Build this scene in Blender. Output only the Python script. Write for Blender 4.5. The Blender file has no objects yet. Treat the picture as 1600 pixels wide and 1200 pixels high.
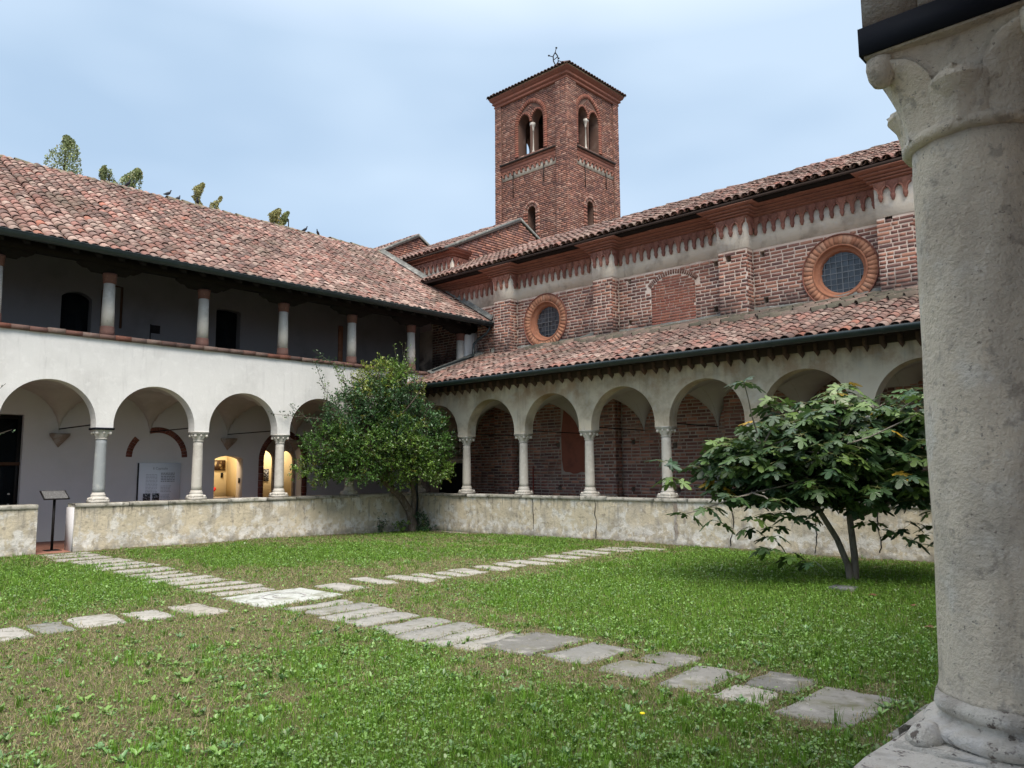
import bpy, math, random
import numpy as np
rng = np.random.default_rng(11)
random.seed(5)
sc = bpy.context.scene
COL = sc.collection
PI = math.pi

# ------------------------------------------------------------------ camera
CAM = np.array([16.5936, -13.8312, 1.6])
PITCH, YAW, ROLL = map(math.radians, (6.48612, 43.14929, -0.36849))
F = np.array([-math.sin(YAW)*math.cos(PITCH), math.cos(YAW)*math.cos(PITCH), math.sin(PITCH)])
R0 = np.array([math.cos(YAW), math.sin(YAW), 0.0])
U0 = np.cross(R0, F)
RR = R0*math.cos(ROLL)+U0*math.sin(ROLL)
UU = -R0*math.sin(ROLL)+U0*math.cos(ROLL)
cd = bpy.data.cameras.new('camera'); cam = bpy.data.objects.new('camera', cd); COL.objects.link(cam)
from mathutils import Matrix, Vector
m = Matrix.Identity(4)
for i in range(3):
    m[i][0] = RR[i]; m[i][1] = UU[i]; m[i][2] = -F[i]; m[i][3] = CAM[i]
cam.matrix_world = m
cd.sensor_width = 36; cd.lens = 1200.63/1600*36; cd.clip_start = .05; cd.clip_end = 1500
sc.camera = cam

# ------------------------------------------------------------------ light
w = bpy.data.worlds.new('World'); sc.world = w; w.use_nodes = True
nt = w.node_tree; nt.nodes.clear()
SUN = Vector((.62, -.42, 1.15)).normalized()
def wn(t): return nt.nodes.new(t)
sky = wn('ShaderNodeTexSky'); sky.sky_type = 'NISHITA'; sky.sun_disc = False
sky.sun_elevation = math.asin(SUN.z); sky.sun_rotation = math.atan2(SUN.x, SUN.y)
sky.air_density = 1.0; sky.dust_density = 2.0
tc = wn('ShaderNodeTexCoord'); sp = wn('ShaderNodeSeparateXYZ'); nt.links.new(tc.outputs['Generated'], sp.inputs[0])
mp = wn('ShaderNodeMapping'); mp.inputs['Scale'].default_value = (1, 1, 2.6); nt.links.new(tc.outputs['Generated'], mp.inputs[0])
no = wn('ShaderNodeTexNoise'); no.inputs['Scale'].default_value = 1.5; no.inputs['Detail'].default_value = 3.5; no.inputs['Roughness'].default_value = .5
nt.links.new(mp.outputs[0], no.inputs['Vector'])
cr = wn('ShaderNodeValToRGB')
cr.color_ramp.elements[0].position = .40; cr.color_ramp.elements[0].color = (3.9, 5.25, 6.9, 1)
cr.color_ramp.elements[1].position = .60; cr.color_ramp.elements[1].color = (5.3, 6.6, 8.1, 1)
nt.links.new(no.outputs['Fac'], cr.inputs[0])
mx = wn('ShaderNodeMix'); mx.data_type = 'RGBA'; mx.inputs[0].default_value = .86
nt.links.new(sky.outputs[0], mx.inputs[6]); nt.links.new(cr.outputs[0], mx.inputs[7])
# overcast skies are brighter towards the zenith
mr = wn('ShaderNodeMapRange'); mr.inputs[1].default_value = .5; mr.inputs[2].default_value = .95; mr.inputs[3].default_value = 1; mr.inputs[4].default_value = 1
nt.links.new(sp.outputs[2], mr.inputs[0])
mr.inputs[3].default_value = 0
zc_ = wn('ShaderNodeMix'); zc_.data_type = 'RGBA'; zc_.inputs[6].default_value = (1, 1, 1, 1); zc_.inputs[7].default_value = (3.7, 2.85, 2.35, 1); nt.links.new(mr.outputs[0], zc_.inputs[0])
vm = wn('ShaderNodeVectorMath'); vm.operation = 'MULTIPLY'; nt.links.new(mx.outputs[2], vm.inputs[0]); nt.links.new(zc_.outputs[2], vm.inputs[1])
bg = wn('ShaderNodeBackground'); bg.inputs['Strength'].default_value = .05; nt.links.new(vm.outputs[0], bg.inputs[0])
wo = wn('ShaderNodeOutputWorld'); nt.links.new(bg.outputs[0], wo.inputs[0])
sl = bpy.data.lights.new('sun', 'SUN'); sl.energy = 1.5; sl.angle = math.radians(35); sl.color = (1, .93, .82)
so = bpy.data.objects.new('sun', sl); COL.objects.link(so); so.rotation_euler = SUN.to_track_quat('Z', 'Y').to_euler(); so.location = (30, -30, 50)
sc.view_settings.view_transform = 'Standard'; sc.view_settings.look = 'None'; sc.view_settings.gamma = 1
sc.view_settings.exposure = 1.44
sc.view_settings.use_curve_mapping = False

# ------------------------------------------------------------------ materials
class G:
    def __init__(s, name):
        s.m = bpy.data.materials.new(name); s.m.use_nodes = True; s.t = s.m.node_tree; s.t.nodes.clear()
        s.out = s.N('ShaderNodeOutputMaterial'); s.b = s.N('ShaderNodeBsdfPrincipled'); s.L(s.b.outputs[0], s.out.inputs[0])
        s.geo = s.N('ShaderNodeNewGeometry'); s.pos = s.geo.outputs['Position']
    def N(s, t, **k):
        n = s.t.nodes.new(t)
        for a, v in k.items(): setattr(n, a, v)
        return n
    def L(s, a, b): s.t.links.new(a, b)
    def noise(s, scale, detail=4, rough=.6, off=0, kind='noise'):
        mp = s.N('ShaderNodeMapping'); s.L(s.pos, mp.inputs[0])
        sv = scale if isinstance(scale, tuple) else (scale,)*3
        mp.inputs['Scale'].default_value = sv; mp.inputs['Location'].default_value = (off, off*1.7, off*.6)
        if kind == 'voro':
            n = s.N('ShaderNodeTexVoronoi'); n.inputs['Scale'].default_value = 1; s.L(mp.outputs[0], n.inputs['Vector']); return n.outputs['Distance']
        n = s.N('ShaderNodeTexNoise'); n.inputs['Scale'].default_value = 1; n.inputs['Detail'].default_value = detail; n.inputs['Roughness'].default_value = rough
        s.L(mp.outputs[0], n.inputs['Vector']); return n.outputs['Fac']
    def rng(s, v, a, b, c=0., d=1., smooth=True):
        n = s.N('ShaderNodeMapRange'); n.interpolation_type = 'SMOOTHSTEP' if smooth else 'LINEAR'
        for i, x in enumerate((a, b, c, d)): n.inputs[i+1].default_value = x
        s.L(v, n.inputs[0]); return n.outputs[0]
    def mul(s, a, b, op='MULTIPLY'):
        n = s.N('ShaderNodeMath', operation=op)
        for i, x in enumerate((a, b)):
            if isinstance(x, (int, float)): n.inputs[i].default_value = x
            else: s.L(x, n.inputs[i])
        return n.outputs[0]
    def mix(s, f, a, b, mode='MIX'):
        n = s.N('ShaderNodeMix', data_type='RGBA', blend_type=mode)
        for i, x in ((0, f), (6, a), (7, b)):
            if isinstance(x, (int, float)): n.inputs[i].default_value = x
            elif isinstance(x, tuple): n.inputs[i].default_value = (*x, 1)
            else: s.L(x, n.inputs[i])
        return n.outputs[2]
    def bump(s, h, strength, dist):
        n = s.N('ShaderNodeBump'); n.inputs['Strength'].default_value = strength; n.inputs['Distance'].default_value = dist
        s.L(h, n.inputs['Height']); return n.outputs[0]

def mk(name, base, rough=.85, layers=(), bump=(), metal=0., spec=.3, trans=0., tintmul=None, coat=0):
    """base colour or 'tint' (a per-piece attribute); layers: (colour, amount, scale, lo, hi[, zlo, zhi[, kind]])"""
    g = G(name)
    if base == 'tint':
        a = g.N('ShaderNodeAttribute', attribute_name='tint'); col = a.outputs['Color']
    else:
        col = g.mix(0., base, base)
    for k, l in enumerate(layers):
        c, amt, scale, lo, hi = l[:5]
        f = g.rng(g.noise(scale, 6, .62, off=3.1*k+1, kind=l[7] if len(l) > 7 else 'noise'), lo, hi, 0, amt)
        if len(l) > 5 and l[5] is not None:
            sx = g.N('ShaderNodeSeparateXYZ'); g.L(g.pos, sx.inputs[0])
            f = g.mul(f, g.rng(sx.outputs[2], l[5], l[6]))
        if isinstance(c, str):
            col = g.mix(f, col, tuple([float(c)]*3), 'MULTIPLY')
        else:
            col = g.mix(f, col, c)
    g.L(col, g.b.inputs['Base Color'])
    g.b.inputs['Roughness'].default_value = rough; g.b.inputs['Metallic'].default_value = metal
    g.b.inputs['Specular IOR Level'].default_value = spec
    if bump:
        h = None
        for sc_, amp in bump[2:]:
            x = g.mul(g.noise(sc_, 6, .65, off=7), amp)
            h = x if h is None else g.mul(h, x, 'ADD')
        g.L(g.bump(h, bump[0], bump[1]), g.b.inputs['Normal'])
    if trans:
        tr = g.N('ShaderNodeBsdfTranslucent'); g.L(col, tr.inputs[0])
        ms = g.N('ShaderNodeMixShader'); ms.inputs[0].default_value = trans
        g.L(g.b.outputs[0], ms.inputs[1]); g.L(tr.outputs[0], ms.inputs[2]); g.L(ms.outputs[0], g.out.inputs[0])
    return g.m

V = {}
V['white'] = mk('white_plaster', (.72, .71, .69), .9, [((.5, .49, .47), .45, 1.1, .45, .75), ((.42, .41, .4), .35, (9, 9, 1.2), .52, .78), ((.8, .79, .77), .5, 6, .5, .7), ((.4,.38,.35), .35, (3,3,.35), .58, .8)], (.5, .01, (14, 1), (60, .4)))
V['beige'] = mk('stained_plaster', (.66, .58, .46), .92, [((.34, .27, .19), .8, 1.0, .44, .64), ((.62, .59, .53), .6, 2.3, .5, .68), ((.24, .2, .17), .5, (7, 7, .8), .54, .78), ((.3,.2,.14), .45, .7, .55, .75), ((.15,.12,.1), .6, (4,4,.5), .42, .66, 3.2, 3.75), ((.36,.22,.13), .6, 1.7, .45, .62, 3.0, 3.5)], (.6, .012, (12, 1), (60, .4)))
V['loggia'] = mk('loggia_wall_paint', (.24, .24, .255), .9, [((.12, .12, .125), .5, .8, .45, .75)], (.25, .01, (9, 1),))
V['inner'] = mk('inner_plaster', (.50, .48, .46), .92, [((.3, .28, .26), .5, .9, .45, .75), ((.62, .6, .58), .4, 4, .5, .75)], (.4, .01, (10, 1),))
V['innerwhite'] = mk('portico_wall_paint', (.60, .59, .60), .9, [((.48, .47, .47), .4, .8, .45, .75)], (.25, .01, (9, 1),))
V['low'] = mk('weathered_wall_plaster', (.58, .51, .38), .93, [((.36, .33, .28), .8, 1.6, .42, .68), ((.68, .66, .61), .9, 3.4, .5, .62), ((.3, .28, .25), .7, (11, 11, 1.6), .52, .72), ((.25, .22, .18), .6, 8, .56, .66), ((.7, .68, .64), .85, 7, .47, .56, .55, .3), ((.27, .25, .22), .85, 4.5, .4, .62, .42, .12), ((.11, .1, .09), .75, (16, 16, 1.1), .5, .7, .62, .97), ((.13, .115, .1), .6, 30, .62, .72), ((.12,.13,.08), .7, 3.2, .35, .6, .2, .05)], (1, .02, (5.2, 1), (17, .6), (70, .25)))
V['coping'] = mk('coping_stone', 'tint', .9, [((.1, .1, .08), .75, 9, .5, .66), ((.62, .6, .55), .7, 6, .55, .7), ((.16, .16, .1), .5, 2.2, .5, .7)], (.8, .012, (16, 1), (70, .5)))
V['stone'] = mk('column_stone', (.54, .51, .46), .8, [((.36, .34, .3), .6, 5, .5, .75), ((.68, .66, .62), .5, 9, .5, .7), ((.22, .2, .18), .55, 26, .6, .75)], (.5, .006, (30, 1), (90, .5)))
V['greystone'] = mk('grey_column_stone', (.30, .32, .33), .7, [((.42, .43, .42), .6, 8, .5, .7), ((.2, .2, .2), .5, 14, .55, .7)], (.4, .005, (30, 1),))
V['white_band'] = mk('white_band_plaster', (.70, .63, .53), .92, [((.34, .29, .24), .7, 2.2, .46, .7), ((.68, .65, .6), .6, 5, .5, .7), ((.25, .2, .17), .5, (9, 9, 2), .58, .75)], (.7, .012, (14, 1), (50, .4)))
V['mortar'] = mk('mortar', (.62, .50, .42), .95, [((.74, .64, .56), .7, 1.6, .45, .65), ((.26, .17, .13), .7, 1.0, .5, .7), ((.09, .07, .065), .85, 2.2, .3, .55, 5.75, 5.15)], (.6, .01, (40, 1), (120, .4)))
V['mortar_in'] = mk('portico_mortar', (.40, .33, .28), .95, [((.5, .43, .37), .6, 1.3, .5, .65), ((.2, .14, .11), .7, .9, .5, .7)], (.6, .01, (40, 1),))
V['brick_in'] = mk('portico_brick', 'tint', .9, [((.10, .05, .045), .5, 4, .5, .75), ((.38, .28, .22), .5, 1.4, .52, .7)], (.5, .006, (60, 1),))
V['tmortar'] = mk('tower_mortar', (.15, .09, .07), .95, [((.30, .22, .18), .45, 1.3, .52, .7), ((.12, .065, .05), .7, .8, .5, .7)], (.6, .01, (30, 1),))
V['brick'] = mk('brick', 'tint', .9, [((.10, .045, .04), .5, 5, .5, .75), ((.36, .19, .14), .35, 14, .55, .75), ((.05, .04, .04), .8, 2.2, .3, .55, 5.75, 5.15), ((.3,.14,.1), .35, .8, .5, .7)], (.6, .006, (60, 1), (160, .5)))
V['tbrick'] = mk('tower_brick', 'tint', .9, [((.36, .23, .18), .45, .9, .5, .7), ((.1, .05, .04), .4, .5, .5, .7)], (.5, .008, (40, 1),))
V['terra'] = mk('terracotta', 'tint', .85, [((.18, .08, .06), .6, 7, .48, .72), ((.46, .26, .18), .4, 18, .55, .75), ((.1, .06, .05), .5, 2, .5, .75)], (.6, .008, (30, 1), (90, .5)))
V['tile'] = mk('roof_tile_clay', 'tint', .82, [('.62', .9, .55, .42, .62), ((.10, .075, .065), .75, 2.6, .48, .66), ((.36, .29, .25), .45, 13, .55, .7), ((.12, .12, .075), .5, 22, .58, .7), ((.13,.11,.08), .5, 1.1, .5, .68)], (.5, .006, (40, 1), (120, .5)))
V['deck'] = mk('roof_deck', (.05, .035, .03), .95)
V['ridge'] = mk('mossy_ridge_tile', (.145, .125, .085), .95, [((.3, .26, .2), .7, 8, .45, .65), ((.1, .1, .06), .7, 3, .5, .7)], (.8, .01, (25, 1),))
V['gutter'] = mk('gutter_metal', (.018, .030, .034), .42, [((.05, .065, .065), .6, 6, .5, .75), ((.09,.1,.09), .4, (14,14,3), .6, .75)], (.2, .005, (20, 1),), spec=.5)
V['lead'] = mk('lead_flashing', (.15, .155, .145), .7, [((.36, .36, .33), .6, 5, .48, .65), ((.08, .08, .07), .6, 9, .5, .7)], (.5, .01, (20, 1),))
V['wood'] = mk('dark_timber', (.010, .008, .008), .85, [((.02, .015, .012), .6, (30, 4, 30), .5, .7)], (.5, .005, (40, 1),))
V['doorwood'] = mk('brown_door_timber', (.09, .045, .025), .75, [((.04, .02, .015), .6, (3, 3, 1), .5, .7)])
V['iron'] = mk('dark_iron', (.012, .011, .011), .6, [((.05, .025, .015), .5, 20, .55, .7)], metal=.3)
V['strap'] = mk('black_iron_strap', (.0015, .0035, .009), .75, [((.004, .006, .01), .6, 14, .5, .7)], (.2, .003, (60, 1),), spec=.25)
V['glass'] = mk('dark_glass', (.012, .016, .02), .12, spec=.6)
V['leadglass'] = mk('leaded_glass', 'tint', .22, [((.03, .04, .05), .6, 9, .5, .7)], spec=.6)
V['near'] = mk('near_marble', (.80, .71, .57), .82, [((.46, .42, .36), .7, 3.2, .45, .7), ((.76, .73, .66), .6, 9, .5, .68), ((.2, .17, .14), .7, 85, .62, .68), ((.3, .26, .22), .6, 24, .56, .68), ((.48,.39,.30), .5, 1.5, .5, .7), ((.25,.22,.18), .5, (9,9,1.2), .55, .75)], (1.0, .009, (34, 1), (95, 1.2), (280, .3)))
V['nearwhite'] = mk('pitted_white_marble', (.74, .70, .62), .85, [((.4, .36, .31), .75, 7, .46, .64), ((.16, .13, .11), .95, 38, .56, .64), ((.78, .76, .73), .6, 12, .5, .68), ((.45,.33,.24), .5, 3, .55, .7)], (1.0, .014, (20, 1), (70, 1), (220, .4)))
V['block'] = mk('impost_block', (.28, .23, .19), .9, [((.40, .38, .35), .8, 5, .48, .6), ((.12, .1, .09), .6, 16, .55, .7)], (1, .01, (30, 1), (90, .8)))
V['slab'] = mk('paving_stone', 'tint', .88, [((.36, .35, .32), .6, 5, .52, .7), ((.10,.10,.06), .7, 5.5, .52, .68), ((.12, .12, .1), .6, 11, .54, .7), ((.14, .14, .07), .5, 3, .52, .7), ((.6,.59,.56), .5, 26, .62, .72)], (.8, .008, (18, 1), (70, .6)))
V['floor'] = mk('terracotta_floor', (.26, .12, .085), .8, [((.16, .08, .06), .6, 4, .5, .7)])
V['soil'] = mk('lawn_soil', 'tint', .98, [((.12, .085, .055), .7, 14, .45, .62), ((.30, .22, .14), .6, 40, .52, .66), ((.05, .04, .03), .5, 70, .55, .68)], (1, .03, (18, 1), (70, .7)))
V['grass'] = mk('grass_blade', 'tint', .6, trans=.3, spec=.3)
V['weed'] = mk('broad_leaf', 'tint', .36, trans=.22, spec=.6)
V['leaf'] = mk('tree_leaf', 'tint', .36, trans=.2, spec=.6)
V['bark'] = mk('bark', (.12, .095, .075), .95, [((.22, .2, .17), .7, (20, 20, 6), .48, .66), ((.04, .03, .025), .7, (30, 30, 8), .5, .68)], (1, .02, ((30, 30, 8), 1),))
V['figbark'] = mk('grey_bark', (.20, .18, .155), .9, [((.1, .085, .07), .7, (20, 20, 6), .48, .66)], (.7, .01, ((30, 30, 10), 1),))
V['yellow'] = mk('yellow_room_paint', (.74, .60, .36), .9, [((.62, .48, .27), .4, 1.2, .45, .7)])
V['reveal'] = mk('reveal_paint', (.5, .42, .36), .9)
V['panel'] = mk('panel_board', (.80, .83, .90), .5)
V['print'] = mk('grey_print', (.30, .31, .35), .6)
V['darkprint'] = mk('dark_print', (.02, .02, .025), .6, [((.4, .4, .42), .9, 28, .5, .56)])
V['picture'] = mk('picture_print', (.06, .03, .015), .6, [((.5, .38, .2), .8, 9, .5, .6)])
V['red'] = mk('red_petal', (.6, .02, .02), .5)
V['plinthred'] = mk('red_paint', (.3, .03, .02), .6)
V['redplaster'] = mk('red_plaster_patch', (.26, .09, .06), .9, [((.16, .06, .045), .6, 4, .45, .7)], (.4, .01, (18, 1),))
V['sign'] = mk('grey_sign_panel', (.12, .12, .12), .4, [((.3, .3, .3), .6, (30, 60, 30), .5, .6)])
V['feather'] = mk('pigeon_grey', (.03, .035, .045), .6)
V['deadleaf'] = mk('dead_leaf', (.15, .07, .04), .7)
V['flower'] = mk('yellow_petal', (.8, .65, .02), .6)
V['ground'] = mk('earth', (.12, .10, .07), .95)

# ------------------------------------------------------------------ mesh tools
class MB:
    def __init__(s): s.v = []; s.f = {}; s.t = []; s.n = 0
    def add(s, v, *faces, tint=(.5, .5, .5)):
        v = np.asarray(v, float).reshape(-1, 3)
        for f in faces:
            f = np.asarray(f, int)
            if f.size: s.f.setdefault(f.shape[1], []).append(f+s.n)
        t = np.asarray(tint, float)
        s.t.append(np.broadcast_to(t, (len(v), 3)) if t.ndim == 1 else t)
        s.v.append(v); s.n += len(v); return s
    def box(s, a, b, tint=(.5, .5, .5)):
        (x0, y0, z0), (x1, y1, z1) = a, b
        return s.add([(x0,y0,z0),(x1,y0,z0),(x1,y1,z0),(x0,y1,z0),(x0,y0,z1),(x1,y0,z1),(x1,y1,z1),(x0,y1,z1)],
              [(0,3,2,1),(4,5,6,7),(0,1,5,4),(1,2,6,5),(2,3,7,6),(3,0,4,7)], tint=tint)
    def inst(s, tv, tf, M, T, tint):
        """template verts tv (n,3), faces tf (m,k), K transforms"""
        tv = np.asarray(tv, float); K = len(T)
        v = np.einsum('kij,nj->kni', M, tv)+T[:, None, :]
        ti = np.repeat(np.asarray(tint, float)[:, None, :], len(tv), 1)
        off = (np.arange(K)*len(tv))[:, None, None]
        fs = [ (np.asarray(f, int)[None]+off).reshape(-1, np.asarray(f).shape[1]) for f in (tf if isinstance(tf, list) and not isinstance(tf[0], tuple) else [tf])]
        return s.add(v.reshape(-1, 3), *fs, tint=ti.reshape(-1, 3))
    def mesh(s, name, smooth=False):
        me = bpy.data.meshes.new(name)
        if not s.v: return me
        v = np.concatenate(s.v); me.vertices.add(len(v)); me.vertices.foreach_set('co', v.ravel())
        loops = []; tot = []
        for k, fl in s.f.items():
            a = np.concatenate(fl); loops.append(a.ravel()); tot.append(np.full(len(a), k))
        loops = np.concatenate(loops); tot = np.concatenate(tot)
        me.loops.add(len(loops)); me.loops.foreach_set('vertex_index', loops.astype(np.int32))
        me.polygons.add(len(tot)); st = np.concatenate([[0], np.cumsum(tot)[:-1]])
        me.polygons.foreach_set('loop_start', st.astype(np.int32)); me.polygons.foreach_set('loop_total', tot.astype(np.int32))
        if smooth: me.polygons.foreach_set('use_smooth', np.ones(len(tot), bool))
        at = me.attributes.new('tint', 'FLOAT_COLOR', 'POINT')
        t = np.concatenate(s.t); at.data.foreach_set('color', np.concatenate([t, np.ones((len(t), 1))], 1).ravel())
        me.update(); me.validate(); return me

ORG = {}
def wpos(o): return ORG.get(o.name, np.zeros(3))
def put(o, parent=None, loc=(0, 0, 0)):
    COL.objects.link(o); loc = np.array(loc, float); ORG[o.name] = loc
    if parent is not None:
        o.parent = parent; o.location = loc-wpos(parent)
    else: o.location = loc
    return o
def part(name, mb, mat, parent=None, smooth=False, loc=(0, 0, 0), kind=None, label=None):
    me = mb.mesh(name, smooth) if isinstance(mb, MB) else mb
    if isinstance(mb, MB): me.materials.append(V[mat])
    o = bpy.data.objects.new(name, me); put(o, parent, loc)
    if kind: o['kind'] = kind
    if label: o['label'] = label
    return o
def tag(o, label, cat, group=None, kind=None):
    o['label'] = label; o['category'] = cat
    if group: o['group'] = group
    if kind: o['kind'] = kind
    return o
def thing(name, label, cat, loc, group=None):
    o = bpy.data.objects.new(name, None); o.empty_display_size = .2; put(o, None, loc); return tag(o, label, cat, group)

def frame(origin, u, d):
    o, u, d = np.array(origin, float), np.array(u, float), np.array(d, float)
    def f(uu, dd, zz):
        uu, dd, zz = np.broadcast_arrays(np.asarray(uu, float), np.asarray(dd, float), np.asarray(zz, float))
        return o+uu[..., None]*u+dd[..., None]*d+zz[..., None]*np.array([0, 0, 1.])
    f.u, f.d = u, d
    return f
FN = lambda y: frame((0, y, 0), (1, 0, 0), (0, 1, 0))     # faces -Y, u = x, depth to +Y
FW = lambda x: frame((x, 0, 0), (0, 1, 0), (-1, 0, 0))    # faces +X, u = y, depth to -X

def rnd_arch(c, r, zs): return lambda u: zs+np.sqrt(np.maximum(0, r*r-(np.asarray(u)-c)**2))
def seg_arch(c, w_, rise, zs):
    R = (w_*w_+rise*rise)/(2*rise); return lambda u: zs+np.sqrt(np.maximum(0, R*R-(np.asarray(u)-c)**2))-(R-rise)
def pt_arch(c, w_, zs, k=1.25):
    R = w_*k; return lambda u: zs+np.sqrt(np.maximum(0, R*R-(np.abs(np.asarray(u)-c)+R-w_)**2))
def hb(h, u): return float(h['bot'](u)) if callable(h['bot']) else float(h['bot'])
def hole(a, b, bot, top, n=20): return dict(a=a, b=b, bot=bot, top=top, n=n)

def wall(mb, fr, u0, u1, z0, z1, t, holes=(), z1f=None, du=None, tint=(.5, .5, .5)):
    us = {u0, u1}
    for h in holes:
        c = (h['a']+h['b'])/2; r = (h['b']-h['a'])/2
        for th in np.linspace(0, PI, h['n']+1): us.add(round(c-r*math.cos(th), 5))
    if du: us |= set(np.round(np.arange(u0, u1, du), 5))
    if z1f is not None: us |= set(np.round(np.linspace(u0, u1, 3), 5))
    us = sorted(u for u in us if u0-1e-6 <= u <= u1+1e-6)
    top = z1f or (lambda u: z1)
    def quad(pts):
        v = np.array([fr(*p) for p in pts]).reshape(-1, 3); mb.add(v, [(0, 1, 2, 3)], tint=tint)
    for ua, ub in zip(us[:-1], us[1:]):
        if ub-ua < 1e-5: continue
        mid = (ua+ub)/2
        act = sorted([h for h in holes if h['a'] < mid < h['b']], key=lambda h: -99 if h['bot'] is None else hb(h, mid))
        lo = (z0, z0); first = True; segs = []
        for h in act:
            if h['bot'] is not None: segs.append((lo, (hb(h, ua), hb(h, ub)), 'sill'))
            lo = (float(h['top'](ua)), float(h['top'](ub))); first = False
            quad([(ua, 0, lo[0]), (ua, t, lo[0]), (ub, t, lo[1]), (ub, 0, lo[1])])
        segs.append((lo, (float(top(ua)), float(top(ub))), 'top'))
        for (a, b, k) in segs:
            quad([(ua, 0, a[0]), (ub, 0, a[1]), (ub, 0, b[1]), (ua, 0, b[0])])
            quad([(ua, t, a[0]), (ua, t, b[0]), (ub, t, b[1]), (ub, t, a[1])])
            quad([(ua, 0, b[0]), (ub, 0, b[1]), (ub, t, b[1]), (ua, t, b[0])])
        if not act or act[0]['bot'] is not None:
            quad([(ua, 0, z0), (ua, t, z0), (ub, t, z0), (ub, 0, z0)])
    for h in holes:
        zb = z0 if h['bot'] is None else hb(h, h['a'])
        for u in (h['a'], h['b']):
            zt = float(h['top'](u)); quad([(u, 0, zb), (u, 0, zt), (u, t, zt), (u, t, zb)])
    for u in (u0, u1):
        quad([(u, 0, z0), (u, t, z0), (u, t, float(top(u))), (u, 0, float(top(u)))])
    return mb

def tube(mb, pts, r, seg=8, tint=(.5, .5, .5), caps=True):
    pts = np.array(pts, float); n = len(pts); r = np.broadcast_to(np.asarray(r, float), (n,))
    d = np.gradient(pts, axis=0); d /= np.linalg.norm(d, axis=1)[:, None]+1e-9
    ref = np.array([0, 0, 1.]) if abs(d[0][2]) < .9 else np.array([1., 0, 0])
    a = np.cross(d, ref); a /= np.linalg.norm(a, axis=1)[:, None]+1e-9; b = np.cross(d, a)
    th = np.linspace(0, 2*PI, seg, endpoint=False)
    v = pts[:, None]+r[:, None, None]*(np.cos(th)[None, :, None]*a[:, None]+np.sin(th)[None, :, None]*b[:, None])
    i = np.arange(n-1)[:, None]*seg; j = np.arange(seg)[None]; k = (j+1) % seg
    q = np.stack([i+j, i+k, i+seg+k, i+seg+j], -1).reshape(-1, 4)
    fs = [q]
    if caps: fs.append(np.array([list(range(seg)), list(range(n*seg-1, (n-1)*seg-1, -1))]))
    return mb.add(v.reshape(-1, 3), *fs, tint=tint)

def lathe(mb, prof, seg=24, loc=(0, 0, 0), mod=None, tint=(.5, .5, .5)):
    p = np.array(prof, float); th = np.linspace(0, 2*PI, seg, endpoint=False); n = len(p)
    r = np.repeat(p[:, :1], seg, 1)
    if mod is not None: r = mod(r, p[:, 1:2], th[None, :])
    v = np.stack([r*np.cos(th), r*np.sin(th), np.repeat(p[:, 1:2], seg, 1)], -1)+np.array(loc)
    i = np.arange(n-1)[:, None]*seg; j = np.arange(seg)[None]; k = (j+1) % seg
    q = np.stack([i+j, i+k, i+seg+k, i+seg+j], -1).reshape(-1, 4)
    return mb.add(v.reshape(-1, 3), q, np.array([list(range(seg-1, -1, -1)), list(range((n-1)*seg, n*seg))]), tint=tint)

def sweep(mb, rows, closed=False, tint=(.5, .5, .5)):
    """rows: list of equally long point rows, skinned together"""
    r = np.array(rows, float); n, k = r.shape[:2]
    i = np.arange(n-1)[:, None]*k; j = np.arange(k-1)[None]
    q = np.stack([i+j, i+j+1, i+k+j+1, i+k+j], -1).reshape(-1, 4)
    return mb.add(r.reshape(-1, 3), q, tint=tint)

# ---------------- bricks
BT = np.array([.02, .025, .022])+1.12*np.array([(.20,.078,.055),(.25,.098,.068),(.155,.062,.05),(.30,.13,.09),(.12,.055,.05),(.22,.10,.08),(.33,.15,.10),(.18,.085,.07)])
def lay(u0, u1, z0, z1, cuts=(), L=.245, h=.058, j=.026, seed=1, half=.3):
    r = np.random.default_rng(seed); out = []; z = z0; k = 0
    while z+h*.8 < z1:
        za, zb = z, min(z+h, z1); zc = (za+zb)/2
        iv = [(u0, u1)]
        for c in cuts:
            for (a, b) in c(zc):
                nv = []
                for (p, q) in iv:
                    if b <= p or a >= q: nv.append((p, q)); continue
                    if a > p: nv.append((p, a))
                    if b < q: nv.append((b, q))
                iv = nv
        for (p, q) in iv:
            u = p+(0 if k % 2 else -L*.5)
            while u < q-.02:
                l = L*(.48 if r.random() < half else r.uniform(.9, 1.08))
                a, b = max(u, p), min(u+l, q)
                if b-a > .045: out.append((a, b, za+r.uniform(-.003, .003), zb+r.uniform(-.003, .003)))
                u += l+j*r.uniform(.7, 1.3)
        z += h+j; k += 1
    return np.array(out)
def hcut(h):
    """cut of a hole, as intervals at height z"""
    us = np.linspace(h['a'], h['b'], 60); tz = h['top'](us)
    def c(z):
        if h['bot'] is not None and z < hb(h, (h['a']+h['b'])/2): return []
        ok = us[tz > z]
        return [(ok[0], ok[-1])] if len(ok) else []
    return c
def rect_cut(a, b, z0, z1): return lambda z: [(a, b)] if z0 < z < z1 else []
def circ_cut(c, zc, r): return lambda z: [(c-math.sqrt(r*r-(z-zc)**2), c+math.sqrt(r*r-(z-zc)**2))] if abs(z-zc) < r else []
SINGLES = []     # (distance score, fn) gathered then the largest become parts
_unit = {}
def unit_brick(matname, k, pal):
    key = (matname, k)
    if key not in _unit:
        mb = MB(); mb.box((-.5, -.5, -.5), (.5, .5, .5), tint=pal[k]); me = mb.mesh('brick'); me.materials.append(V[matname]); _unit[key] = me
    return _unit[key]
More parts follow.
